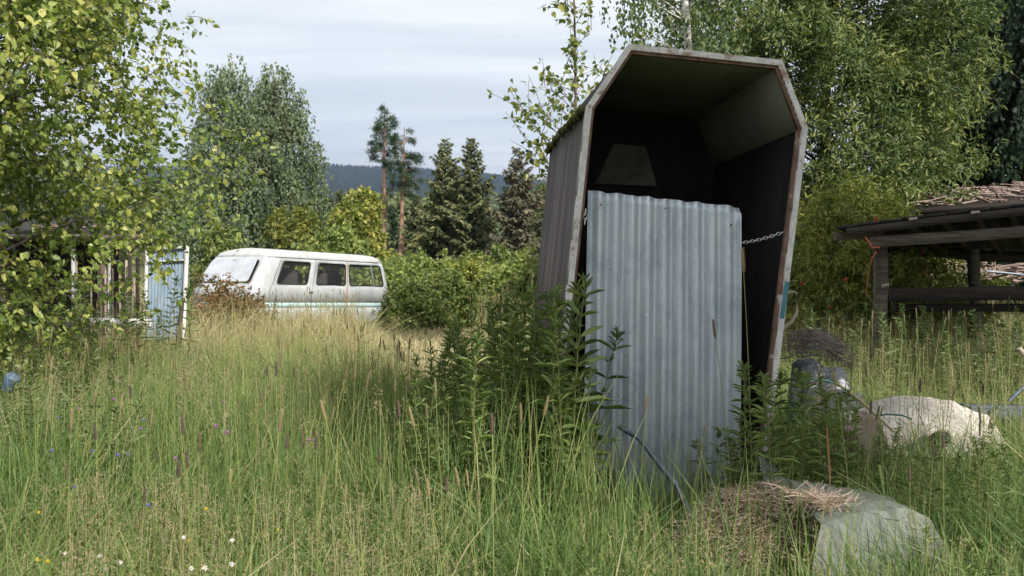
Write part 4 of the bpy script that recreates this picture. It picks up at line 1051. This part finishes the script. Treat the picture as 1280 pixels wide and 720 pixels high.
def netting():
    g = Geo(); rng = np.random.default_rng(19)
    for k in range(120):
        a0 = rng.uniform(0, 6.28); r = rng.uniform(.10, .27); cx_, cy_ = rng.normal()*.07, rng.normal()*.06; h_ = rng.uniform(.03, .20); el_ = rng.uniform(.3, 1); pts = []
        p1, p2 = rng.uniform(0, 6.28, 2)
        for t in np.linspace(0, rng.uniform(2, 5.5), 16):
            x_, y_ = cx_+r*math.cos(t+a0)+.02*math.sin(3*t+p1), cy_+r*el_*math.sin(t+a0)
            pts.append((x_, y_, h_-.55*max(0, x_)**1.2-.4*(x_*x_)+.03*math.sin(2*t+p2)))
        tube(g, pts, .0017, 3)
    o = g.build('wire_netting', M['wire']); o.location = (X(1020, 7.35), 7.35, 0.88); tag(o, 'tangle of rusty wire netting piled over the dark bundle', 'wire netting')
netting()
polyobj('branch', 'bare pale crooked branch sticking up beside the right jamb of the hut', 'branch', [P(976, 412, 6.2), P(990, 402, 6.2), P(996, 390, 6.2), P(995, 366, 6.2), P(989, 364, 6.2), P(978, 372, 6.2)], [.014, .014, .012, .011, .009, .006], M['driftwood'], 6)
polyobj('stick', 'pale yellow stick slanting down onto the beige tarp', 'stick', [P(1046, 479, 5.7), P(1075, 500, 5.75), P(1118, 540, 5.85)], [.008, .008, .007], M['stick'], 6)
polyobj('wood_piece', 'short split piece of pale wood left of the slanting stick', 'wood', [P(1021, 503, 5.7), P(1032, 495, 5.7), P(1042, 486, 5.7)], [.012, .02, .018], M['driftwood'], 6)
polyobj('dry_stalk', 'single straight orange brown dry stalk above the straw pile', 'stalk', [P(1037, 640, 4.6), P(1038, 590, 4.6), P(1034, 535, 4.6)], [.005, .005, .004], M['brown_stalk'], 5)
polyobj('metal_bar', 'dark metal bar entering at the right edge above the blue board', 'bar', [P(1262, 502, 6.6), P(1272, 492, 6.6), P(1283, 482, 6.6), P(1300, 470, 6.6)], [.012, .014, .014, .014], M['steel'], 6)
polyobj('tool_grip', 'small pale and black grip poking in at the right edge', 'grip', [P(1274, 435, 6.6), P(1279, 441, 6.6), P(1288, 452, 6.6), P(1300, 460, 6.6)], [.014, .02, .022, .02], M['driftwood'], 7)
# grey tarp and straw pile
ctrl_sheet('grey_tarp', 'grey green tarp draped over a block below the straw pile', [
    [P(985, 600, 4.75), P(1030, 606, 4.7), P(1075, 614, 4.65), P(1112, 622, 4.6), P(1150, 648, 4.5)],
    [P(1026, 656, 4.16), P(1078, 642, 4.13), P(1132, 636, 4.12), P(1162, 651, 4.10), P(1190, 700, 4.06)],
    [P(1016, 705, 4.03), P(1072, 702, 3.98), P(1136, 698, 4.02), P(1168, 702, 3.95), P(1208, 738, 3.98)],
    [G0(1005, 3.93), G0(1070, 3.86), G0(1140, 3.95), G0(1176, 3.84), G0(1228, 3.9)]], M['tarp_grey'], amp=.016, seed=4.2)
g = Geo(); V = []
for i in range(9):
    for j in range(13):
        u = j/12; v = i/8; p = P(945+u*70, 560+u*70, 4.9)
        V.append((p.x+.05*v, 4.9-.25*v+.02*math.sin(u*9), p.z-.35*v*(1+.2*math.sin(u*6))))
g.add(V, [[i*13+j, i*13+j+1, (i+1)*13+j+1, (i+1)*13+j] for i in range(8) for j in range(12)])
o = g.build('tarp_flap', M['tarp_grey'], smooth=True); tag(o, 'flap of grey green tarp running from the hut corner behind the straw pile', 'tarp')
o.modifiers.new('t', 'SOLIDIFY').thickness = .004
def straw():
    root = empty('straw_pile', (X(955, 4.7), 4.7, 0), 'low heap of pinkish dry straw in front of the sheet', 'straw pile')
    rng = np.random.default_rng(6); c = np.array([X(952, 4.65), 4.65])
    def hz(x, y):
        u = (x-c[0])/.53; q = (np.abs(u)**2.4+np.abs((y-c[1])/.36)**2.4)**(1/2.4)
        return (.43-.07*np.clip(u, -.2, 1)+.035*np.sin(x*13+1)*np.cos(y*9)+.02*np.sin(x*29+y*21))*(1-sstep(.15, 1.25, q))
    g = Geo(); xs = np.linspace(-.70, .70, 50); V = []
    for yy in xs*.75:
        for xx in xs: V.append((c[0]+xx, c[1]+yy, float(hz(c[0]+xx, c[1]+yy))-.012+.012*math.sin(xx*31+yy*19)))
    g.add(V, [[i*50+j, i*50+j+1, (i+1)*50+j+1, (i+1)*50+j] for i in range(49) for j in range(49)])
    o = g.build('soil_core', M['soil'], root, smooth=True); o.matrix_parent_inverse = Matrix.Translation(-root.location)
    L = Geo(); n = 15000
    x = c[0]+rng.uniform(-.62, .62, n); y = c[1]+rng.uniform(-.42, .3, n); z = hz(x, y)
    k = (z > .10) & (vnoise(x, y, .07, 3)+.35*rng.random(n) > .30); x, y, z = x[k], y[k], z[k]; n = len(x); z = z+rng.random(n)**2*.035
    m = 1500; x = np.append(x, X(1045, 4.35)+rng.normal(size=m)*.085); y = np.append(y, 4.33+rng.normal(size=m)*.04); z = np.append(z, .45-.3*(x[n:]-X(1045, 4.35))+rng.random(m)*.03); n += m
    a = rng.uniform(0, 6.28, n); d = np.stack([np.cos(a), np.sin(a)*.7, rng.normal(size=n)*.38-.05], 1)
    T = (np.array([[0, -.022, 0], [.5, -.022, .06], [1, -.014, -.04], [1, .014, -.04], [.5, .022, .06], [0, .022, 0]]), np.array([[0, 1, 4, 5], [1, 2, 3, 4]]))
    put_leaves(L, np.stack([x, y, z], 1), d, rng.uniform(.03, .12, n), T, np.clip(.25+.6*rng.random(n), 0, 1), rng)
    o = L.build('straw', M['straw'], root); o.matrix_parent_inverse = Matrix.Translation(-root.location); o['kind'] = 'stuff'
straw()

# ------------------------------------------------------------------ grass
def in_hut(x, y):
    vx, vy = x-O.x, y-O.y; a = vx*r0.x+vy*r0.y; d = vx*dV.x+vy*dV.y
    return (a > -.22) & (a < 1.12) & (d > -.02) & (d < D+.05)
def in_van(x, y):
    vx, vy = x-ctr[0], y-ctr[1]; a = vx*hv_[0]+vy*hv_[1]; s = vx*sv[0]+vy*sv[1]
    return (abs(a) < 2.1) & (abs(s) < .8)
def height(x, y):
    """sward height: taller at the left middle distance, low before the hut, mown-looking clearing further off"""
    px = CX+x/np.maximum(y, .5)*F
    h = .60+.22*(vnoise(x, y, 1.3)-.5)+.16*(vnoise(x, y, .45, 2)-.5)
    h = h*(1-.22*sstep(4.5, 2.5, y))
    front = sstep(690, 760, px)*sstep(1150, 1040, px)*sstep(5.6, 5.2, y)*sstep(3.8, 4.4, y)
    h = h*(1-.27*front)*(1-.28*sstep(760, 840, px)*sstep(1150, 1080, px)*sstep(4.6, 4.2, y))+.55*sstep(12, 15, y)*sstep(19, 17.3, y)*sstep(490, 440, px)*sstep(150, 230, px)
    clear = sstep(445, 490, px)*sstep(640, 580, px)*sstep(9.5, 12.5, y)
    h = h*(1-.62*clear)
    h = h*(1-.25*sstep(9, 15, y))+.13*sstep(6, 9, y)*sstep(16, 13, y)*sstep(520, 440, px)
    return h
def scatter(n, y0, y1, pw, rng, wide=.56):
    u = rng.random(n); y = y0+(y1-y0)*u**pw; x = (y*wide+1.1)*rng.uniform(-1, 1, n); return x, y
def blades(n, y0, y1, pw, w0, seed, vbase, hmul=1.0, seg=3, thin=1):
    rng = np.random.default_rng(seed); x, y = scatter(n, y0, y1, pw, rng)
    x += rng.normal(size=n)*.03
    keep = (vnoise(x, y, .22, seed) > .22) & ~in_hut(x, y) & ~in_van(x, y)
    x, y = x[keep], y[keep]; n = len(x)
    h = height(x, y)*rng.uniform(.45, 1.15, n)*hmul
    z = gz(x, y)
    an = rng.uniform(0, 6.28, n); wa = vnoise(x, y, .8, 9)*6.28
    lean = np.abs(rng.normal(size=n))*.45*h+.03; dead = rng.random(n) < .09; lean = np.where(dead, lean*2.6+.12, lean); h = np.where(dead, h*.75, h); lx = lean*np.cos(an)+.07*np.cos(wa)*h; ly = lean*np.sin(an)*.8+.07*np.sin(wa)*h
    fa = rng.uniform(0, 6.28, n); wd = w0*rng.uniform(.5, 1.3, n)
    sx_, sy_ = np.cos(fa)*wd, np.sin(fa)*wd*.6
    V = np.zeros((n, (seg+1)*2, 3))
    dr = np.where(rng.random(n) < .5, rng.uniform(.3, 1.5, n), .08)
    for k in range(seg+1):
        t = k/seg; wk = (1-.3*t) if k < seg else .06
        cx_, cy_ = x+lx*t**1.7*1.4, y+ly*t**1.7*1.4; cz_ = z+h*(t-dr*max(0, t-.55)**1.5)
        V[:, 2*k, 0] = cx_-sx_*wk; V[:, 2*k, 1] = cy_-sy_*wk; V[:, 2*k, 2] = cz_
        V[:, 2*k+1, 0] = cx_+sx_*wk; V[:, 2*k+1, 1] = cy_+sy_*wk; V[:, 2*k+1, 2] = cz_
    q = np.array([[2*k, 2*k+1, 2*k+3, 2*k+2] for k in range(seg)])
    Fc = (q[None]+(np.arange(n)*(seg+1)*2)[:, None, None]).reshape(-1, 4)
    px = CX+x/y*F
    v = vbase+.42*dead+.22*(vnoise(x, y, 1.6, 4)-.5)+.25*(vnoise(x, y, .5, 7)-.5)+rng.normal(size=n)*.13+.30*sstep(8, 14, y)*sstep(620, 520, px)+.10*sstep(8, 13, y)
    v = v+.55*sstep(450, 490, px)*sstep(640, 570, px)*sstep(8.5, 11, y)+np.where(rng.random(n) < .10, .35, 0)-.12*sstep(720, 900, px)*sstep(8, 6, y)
    return V.reshape(-1, 3), Fc, np.repeat(np.clip(v, 0, 1), seg)
G = Geo()
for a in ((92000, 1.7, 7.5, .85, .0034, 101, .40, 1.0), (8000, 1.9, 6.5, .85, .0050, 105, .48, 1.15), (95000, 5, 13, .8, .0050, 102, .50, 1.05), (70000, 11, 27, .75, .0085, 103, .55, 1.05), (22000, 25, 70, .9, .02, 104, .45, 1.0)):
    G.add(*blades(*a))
def tall_patch(n, pxa, pxb, ya, yb, topf, seed):
    rng = np.random.default_rng(seed); px = rng.uniform(pxa, pxb, n); y = rng.uniform(ya, yb, n); x = (px-CX)/F*y
    k = ~in_hut(x, y); x, y, px = x[k], y[k], px[k]; n = len(x); h = topf(px)*rng.uniform(.45, 1.05, n); z = gz(x, y)
    an = rng.uniform(0, 6.28, n); ln = np.abs(rng.normal(size=n))*.22*h; fa = rng.uniform(0, 6.28, n); w_ = .0030*rng.uniform(.6, 1.2, n); dr = np.where(rng.random(n) < .5, rng.uniform(.3, 1.6, n), .05)
    V = np.zeros((n, 10, 3))
    for q in range(5):
        t = q/4; wk = (1-.3*t) if q < 4 else .08
        for e, sg in ((0, -1), (1, 1)):
            V[:, 2*q+e, 0] = x+ln*np.cos(an)*t**1.8+sg*np.cos(fa)*w_*wk; V[:, 2*q+e, 1] = y+ln*np.sin(an)*t**1.8+sg*np.sin(fa)*w_*wk*.6; V[:, 2*q+e, 2] = z+h*(t-dr*max(0, t-.6)**1.5)
    Fc = (np.array([[2*q, 2*q+1, 2*q+3, 2*q+2] for q in range(4)])[None]+(np.arange(n)*10)[:, None, None]).reshape(-1, 4)
    return V.reshape(-1, 3), Fc, np.repeat(np.clip(rng.normal(.42, .18, n), 0, 1), 4)
G.add(*tall_patch(4200, 470, 745, 4.5, 7.0, lambda p: np.interp(p, [470, 560, 650, 745], [.75, .95, 1.1, 1.05]), 301))
G.add(*tall_patch(800, 740, 1000, 4.2, 5.1, lambda p: .78+0*p, 302))
G.add(*tall_patch(2600, 1000, 1300, 2.8, 5.4, lambda p: .62+0*p, 303))
G.add(*tall_patch(4200, -30, 500, 4.5, 9.5, lambda p: .95+0*p, 304))
tag(G.build('meadow_grass', M['grass']), 'long green and yellow grass covering the overgrown meadow', 'grass', kind='stuff')

# seeding stems: one mass of fine stalks with heads
def stalks(n, y0, y1, pw, seed, hlo, hhi, headfn, vst=.65, sel=None, w0=.0012):
    rng = np.random.default_rng(seed); x, y = scatter(n, y0, y1, pw, rng)
    keep = ~in_hut(x, y) & ~in_van(x, y)
    if sel is not None: keep &= sel(x, y, rng)
    x, y = x[keep], y[keep]; n = len(x); h = rng.uniform(hlo, hhi, n); z = gz(x, y)
    an = rng.uniform(0, 6.28, n); le = np.abs(rng.normal(size=n))*.10*h
    tip = np.stack([x+le*np.cos(an), y+le*np.sin(an)*.6, z+h], 1); base = np.stack([x, y, z+.0*h], 1); mid = (tip+base)/2; mid[:, :2] = base[:, :2]+.3*(tip-base)[:, :2]
    V = np.zeros((n, 6, 3)); w_ = w0*(1+.09*y)
    for k, (p, f) in enumerate(((base, 1), (mid, .9), (tip, .6))):
        V[:, 2*k] = p; V[:, 2*k+1] = p; V[:, 2*k, 0] -= w_*f; V[:, 2*k+1, 0] += w_*f
    Fc = (np.array([[0, 1, 3, 2], [2, 3, 5, 4]])[None]+(np.arange(n)*6)[:, None, None]).reshape(-1, 4)
    S.add(V.reshape(-1, 3), Fc, np.repeat(np.clip(vst+rng.normal(size=n)*.12, 0, 1), 2))
    headfn(tip, unit(tip-mid), y, rng)
def head_panicle(tip, d, y, rng):
    n = len(tip); m = 26; s = rng.random((n, m))
    sp = .018+.035*rng.random(n)
    off = rng.normal(size=(n, m, 3))*(sp[:, None]*(1-s*.8))[..., None]
    p = tip[:, None]-d[:, None]*((1-s)*.13)[..., None]+off
    v = np.repeat(rng.normal(.55, .22, n), m)+rng.normal(size=n*m)*.12
    put_leaves(Hd, p.reshape(-1, 3), (d[:, None]*.4+off*8+np.array([0, 0, -.35])).reshape(-1, 3), .011*np.repeat(1+.06*y, m), LT_LANCE, np.clip(v, 0, 1), rng)
def head_timothy(tip, d, y, rng):
    n = len(tip); k = 6; ln = rng.uniform(.035, .085, n); r = .0035*(1+.05*y)
    an = np.arange(k)*2*math.pi/k; V = np.zeros((n, 4, k, 3))
    for q, (t, f) in enumerate(((-.1, .35), (.1, 1), (.8, .9), (1.05, .2))):
        V[:, q] = (tip+d*(t*ln)[:, None])[:, None]; V[:, q, :, 0] += (r*f)[:, None]*np.cos(an); V[:, q, :, 1] += (r*f)[:, None]*np.sin(an)
    i = np.arange(3)[:, None]*k; j = np.arange(k)[None]; Fq = np.stack([i+j, i+(j+1) % k, i+k+(j+1) % k, i+k+j], -1).reshape(-1, 4)
    Fc = (Fq[None]+(np.arange(n)*4*k)[:, None, None]).reshape(-1, 4)
    Tm.add(V.reshape(-1, 3), Fc, np.repeat(np.clip(rng.normal(.62, .2, n), 0, 1), len(Fq)))
S, Hd, Tm = Geo(), Geo(), Geo()
px_ = lambda x, y: CX+x/y*F
# brown panicles at lower left, lower right, thinly elsewhere
stalks(2500, 2.1, 4.4, .9, 201, .42, .66, head_panicle, .85, lambda x, y, r: (px_(x, y) < 660) & (vnoise(x, y, .45, 3)+.15*r.random(len(x)) > .62))
stalks(400, 2.4, 4.2, .9, 202, .40, .6, head_panicle, .7, lambda x, y, r: (px_(x, y) > 740) & (px_(x, y) < 1290))
stalks(2000, 4.5, 12, .9, 203, .7, .98, head_panicle, .75, lambda x, y, r: (px_(x, y) < 520) | (px_(x, y) > 1010))
stalks(4500, 9, 24, .8, 204, .55, .92, head_panicle, .85, lambda x, y, r: (vnoise(x, y, 1.5, 3) > .3) & ((px_(x, y) < 455) | (px_(x, y) > 600) | (y < 8)))
stalks(800, 4.8, 18, .9, 205, .85, 1.12, head_timothy, .6, lambda x, y, r: ((px_(x, y) < 700) & ((px_(x, y) < 465) | (px_(x, y) > 590) | (y < 8))) | (px_(x, y) > 1020))
stalks(900, 5.6, 10, 1, 206, .95, 1.45, head_timothy, .7, lambda x, y, r: (px_(x, y) > 590) & (px_(x, y) < 700))
so1 = S.build('grass_stems', M['grass']); tag(so1, 'fine upright seed stems standing above the meadow grass', 'grass stems', kind='stuff')
tag(Hd.build('seed_heads', M['seed']), 'airy brownish seed heads floating over the meadow grass', 'grass seed heads', kind='stuff')
tag(Tm.build('timothy_heads', M['timothy']), 'many narrow cylindrical grass heads scattered through the meadow', 'grass heads', kind='stuff')

# ------------------------------------------------------------------ individual stalks, weeds and flowers
def make_stalk(seed, col):
    rng = np.random.default_rng(seed); root = empty('timothy_stalk', (0, 0, -50), 'tall single stalk with a dense cylindrical seed head', 'grass stalk')
    g = Geo(); t = np.linspace(0, 1, 8); bx, by = rng.normal()*.10, rng.normal()*.08
    pts = np.stack([bx*t**2, by*t**2, t], 1); tube(g, pts, np.linspace(.0022, .0014, 8), 4, .7)
    put_leaves(g, pts[[2, 3]], np.array([[.6, .2, .7], [-.5, .3, .8]]), .26, (np.array([[0, -.02, 0], [.5, -.02, .05], [1, 0, -.2], [.5, .02, .05], [0, .02, 0]]), np.array([[0, 1, 3, 4], [1, 2, 3, 3]])[:1]), .5, rng)
    g.build('stem', M['grass'], root)
    h = Geo(); d = unit(pts[-1]-pts[-2]); ln = rng.uniform(.055, .085)
    u = np.linspace(0, 1, 9); tube(h, pts[-1]+d*(u*ln)[:, None], .0048*np.array([.5, .9, 1, 1.05, 1, 1, .95, .8, .3]), 9, col)
    m = 170; uu = rng.random(m); a = rng.uniform(0, 6.28, m); o_ = np.stack([np.cos(a), np.sin(a), 0*a], 1)
    put_leaves(h, pts[-1]+d*(uu*ln)[:, None]+o_*.0042, o_*.7+np.array([0, 0, .8]), .006, LT_NEEDLE, np.clip(col+rng.normal(size=m)*.15, 0, 1), rng)
    h.build('seed_head', M['timothy'], root); return root
def make_herb(seed, mat, L_=.10, step=.055, tmpl=LT_LANCE, tip=True, droop=.5, name='weed_stem'):
    rng = np.random.default_rng(seed); root = empty(name, (0, 0, -50), 'leafy upright weed', 'weed')
    g = Geo(); t = np.linspace(0, 1, 10); bx, by = rng.normal()*.07, rng.normal()*.07
    pts = np.stack([bx*t**2+.01*np.sin(t*7), by*t**2, t], 1); tube(g, pts, np.linspace(.0042, .0016, 10), 5, .4); g.build('stem', M['stem'], root)
    lv = Geo(); z = .10; a = rng.uniform(0, 6.28)
    P0, D0, S0 = [], [], []
    while z < 1.0:
        f = z; c = np.array([np.interp(z, pts[:, 2], pts[:, 0]), np.interp(z, pts[:, 2], pts[:, 1]), z])
        for q in (0, math.pi):
            aa = a+q+rng.normal()*.15; P0.append(c); D0.append([math.cos(aa), math.sin(aa), .35-droop*(1-f)+.3*f+rng.normal()*.15]); S0.append(L_*(1.1-.55*f**3)*rng.uniform(.7, 1.15)*(.6 if f < .25 else 1))
            # axillary little leaves
            for _ in range(2): P0.append(c+rng.normal(size=3)*.006); D0.append([math.cos(aa+rng.normal()*.5), math.sin(aa+rng.normal()*.5), .6]); S0.append(L_*.4*rng.uniform(.5, 1))
        a += math.pi/2+rng.normal()*.2; z += step*rng.uniform(.75, 1.2)*(1.0-.35*f)
    if tip:
        for _ in range(14): P0.append(np.array([pts[-1][0], pts[-1][1], 1-.08*rng.random()])); D0.append([rng.normal()*.5, rng.normal()*.5, .8]); S0.append(L_*.38)
    put_leaves(lv, np.array(P0), np.array(D0), np.array(S0), tmpl, np.clip(rng.normal(.5, .25, len(P0)), 0, 1), rng, .5)
    lv.build('foliage', mat, root); return root
def make_flower(mat, r, seed, kind='clover'):
    rng = np.random.default_rng(seed); root = empty('meadow_flower', (0, 0, -50), 'small meadow flower', 'flower')
    g = Geo(); tube(g, [(0, 0, 0), (.01, 0, .3), (.02, .01, .6)], .0015, 4, .4); g.build('stem', M['grass'], root)
    h = Geo(); ball(h, (.02, .01, .605), r*.7, nu=8, nv=6)
    m = 70; v = rng.normal(size=(m, 3)); v[:, 2] = np.abs(v[:, 2]) if kind == 'clover' else v[:, 2]; v = unit(v)
    put_leaves(h, np.array([.02, .01, .605])+v*r*.5, v+np.array([0, 0, .3]), r*.75, LT_LANCE, .5, rng); h.build('flower_head', mat, root); return root
used = set()
def place(protos, n, fn, label, group, rng):
    """first use of a prototype moves it, later uses copy it"""
    k = 0; tries = 0
    while k < n and tries < n*30:
        tries += 1; r = fn(rng)
        if r is None: continue
        x, y, h = r
        if in_hut(np.array([x]), np.array([y]))[0]: continue
        p = protos[rng.integers(len(protos))]; loc = (x, y, float(gz(x, y))-.01); rz = rng.uniform(0, 6.28); tl = (rng.normal()*.06, rng.normal()*.06)
        s = (h*rng.uniform(.85, 1.0)**.5, h, h)
        if p.name not in used:
            used.add(p.name); p.location = loc; p.rotation_euler = (tl[0], tl[1], rz); p.scale = (h, h, h); p['label'] = label; p['group'] = group
        else: copy_thing(p, loc, rz, h, label, group, tl)
        k += 1
rng = np.random.default_rng(400)
nets = [make_herb(500+k, M['herb'], (.095, .085, .12)[k % 3], (.075, .06, .09)[k % 3], LT_NARROW, name='nettle_plant') for k in range(6)]
def f_clump(r):
    y = r.uniform(4.6, 7.2); px = r.uniform(480, 706)
    top = np.interp(px, [486, 520, 560, 620, 680, 706], [.60, .88, 1.10, 1.28, 1.45, 1.45]); return X(px, y), y, top*r.uniform(.66, 1.04)
place(nets, 175, f_clump, 'dark green lance leaved weed in the dense clump left of the hut', 'leafy weeds crowding the left side of the hut', rng)
nets2 = [make_herb(520+k, M['herb'], .125, .085, LT_NARROW) for k in range(3)]
place(nets2, 15, lambda r: (X(r.uniform(690, 742), 4.95), r.uniform(4.85, 5.2), r.uniform(.85, 1.5)), 'tall leafy weed rising in front of the left jamb and sheet edge', 'leafy weeds before the left edge of the sheet', rng)
nets3 = [make_herb(540+k, M['herb'], .115, .08, LT_NARROW) for k in range(4)]
place(nets3, 44, lambda r: (X(r.uniform(905, 1065), 5.0), r.uniform(4.75, 5.3), r.uniform(.55, 1.08)), 'leafy weed with pale buds at the right foot of the hut', 'leafy weeds at the right foot of the hut', rng)
nets4 = [make_herb(560+k, M['herb'], .11, .07, name='dock_plant') for k in range(4)]
place(nets4, 80, lambda r: (lambda y: (X(r.uniform(1060 if y > 4.5 else 1180, 1310), y), y, r.uniform(.36, .56)*(1.3 if y > 4.4 else 1)))(r.uniform(3.2, 5.7)), 'low dark weed before the beige tarp in the lower right corner', 'low weeds in the lower right corner', rng)
pale = [make_herb(580+k, M['herb_pale'], .10, .05, name='pale_weed') for k in range(4)]
place(pale, 60, lambda r: (lambda y: (X(r.uniform(1010, 1300), y), y, r.uniform(.75, 1.15)))(r.uniform(8.2, 11.5)), 'pale leafy weed standing in grass before the open shed', 'pale weeds before the open shed', rng)
pale2 = [make_herb(600+k, M['herb_pale'], .10, .05, name='pale_weed') for k in range(3)]
place(pale2, 40, lambda r: (lambda y: (X(r.uniform(-20, 150), y), y, r.uniform(.6, 1.0)))(r.uniform(5.0, 9)), 'pale leafy weed growing under the near birch', 'weeds under the near birch', rng)
pale3 = [make_herb(640+k, M['herb_pale'], .09, .05, name='hedge_weed') for k in range(3)]
place(pale3, 45, lambda r: (lambda y: (X(r.uniform(-20, 250), y), y, r.uniform(.8, 1.45)))(r.uniform(9.5, 12.6)), 'tall pale weed before the dark garden shed', 'tall weeds before the garden shed', rng)
broad = [make_herb(660+k, M['herb'], .085, .05, LT_OVATE, name='broadleaf_plant') for k in range(4)]
place(broad, 70, lambda r: (lambda y: (X(r.uniform(-10, 770), y), y, r.uniform(.25, .5)))(r.uniform(2.3, 5.2)), 'low broad leaved plant mixed into the foreground grass', 'broad leaved plants in the foreground', rng)
docks = [make_herb(620+k, M['rust_leaf'], .06, .03, LT_OVATE) for k in range(2)]
place(docks, 12, lambda r: (lambda y: (X(r.uniform(235, 345), y), y, r.uniform(.8, 1.3)))(r.uniform(16.2, 17.6)), 'reddish seeding dock stem before the van', 'reddish docks before the van', rng)
st = [make_stalk(700+k, c) for k, c in enumerate((.1, .45, .8, .95, .6, .3))]
def f_st(r):
    y = r.uniform(3.2, 7.0); px = r.uniform(30, 1270)
    if 745 < px < 1060: return None
    return X(px, y), y, r.uniform(.7, 1.02)
place(st[:3], 105, f_st, 'tall grass stalk with dense cylindrical seed head above the sward', 'tall timothy stalks in the meadow', rng)
# few that stand out before the sheet and the dark opening
for k, (px, py, Y, lb) in enumerate(((797, 512, 4.55, 'rust brown cylindrical head before the lower left of the sheet'), (864, 545, 4.5, 'short dark grass head before the lower middle of the sheet'),
                                     (918, 425, 4.75, 'slim tall grass head near the right edge of the sheet'), (942, 340, 4.8, 'lone pinkish grass head against the dark gap of the hut'),
                                     (1110, 445, 4.6, 'thick dark grass head right of the wire netting'), (1065, 525, 4.4, 'brown grass head before the slanting stick'))):
    p = P(px, py, Y); zb = float(gz(p.x, Y)); copy_thing(st[3+k % 3], (p.x, Y, zb), k*1.3, (p.z-zb), lb, None)
for s_ in st[3:]:
    for ch in list(s_.children): bpy.data.objects.remove(ch)
    bpy.data.objects.remove(s_)
cl = [make_flower(M['flower_white'], .011, 1)]
place(cl, 26, lambda r: (lambda y: (X(r.uniform(60, 480), y), y, r.uniform(.75, 1.0)))(r.uniform(2.5, 3.7)), 'white clover head low in the foreground grass', 'white clover heads', rng)
fp = [make_flower(M['flower_purple'], .008, 2, 'v')]
place(fp, 10, lambda r: (lambda y: (X(r.uniform(90, 480), y), y, r.uniform(.95, 1.3)))(r.uniform(3.6, 6.5)), 'small purple flower among the left meadow grass', 'purple meadow flowers', rng)
fb = [make_flower(M['flower_blue'], .0075, 3, 'v')]
place(fb, 9, lambda r: (lambda y: (X(r.uniform(20, 200), y), y, r.uniform(.85, 1.15)))(r.uniform(3.6, 6.0)), 'small blue violet flower low at the left', 'blue violet meadow flowers', rng)
fy = [make_flower(M['flower_yellow'], .009, 4)]
place(fy, 6, lambda r: (lambda y: (X(r.uniform(0, 400), y), y, r.uniform(.75, .95)))(r.uniform(3, 4.2)), 'tiny yellow flower in the left foreground grass', 'yellow meadow flowers', rng)
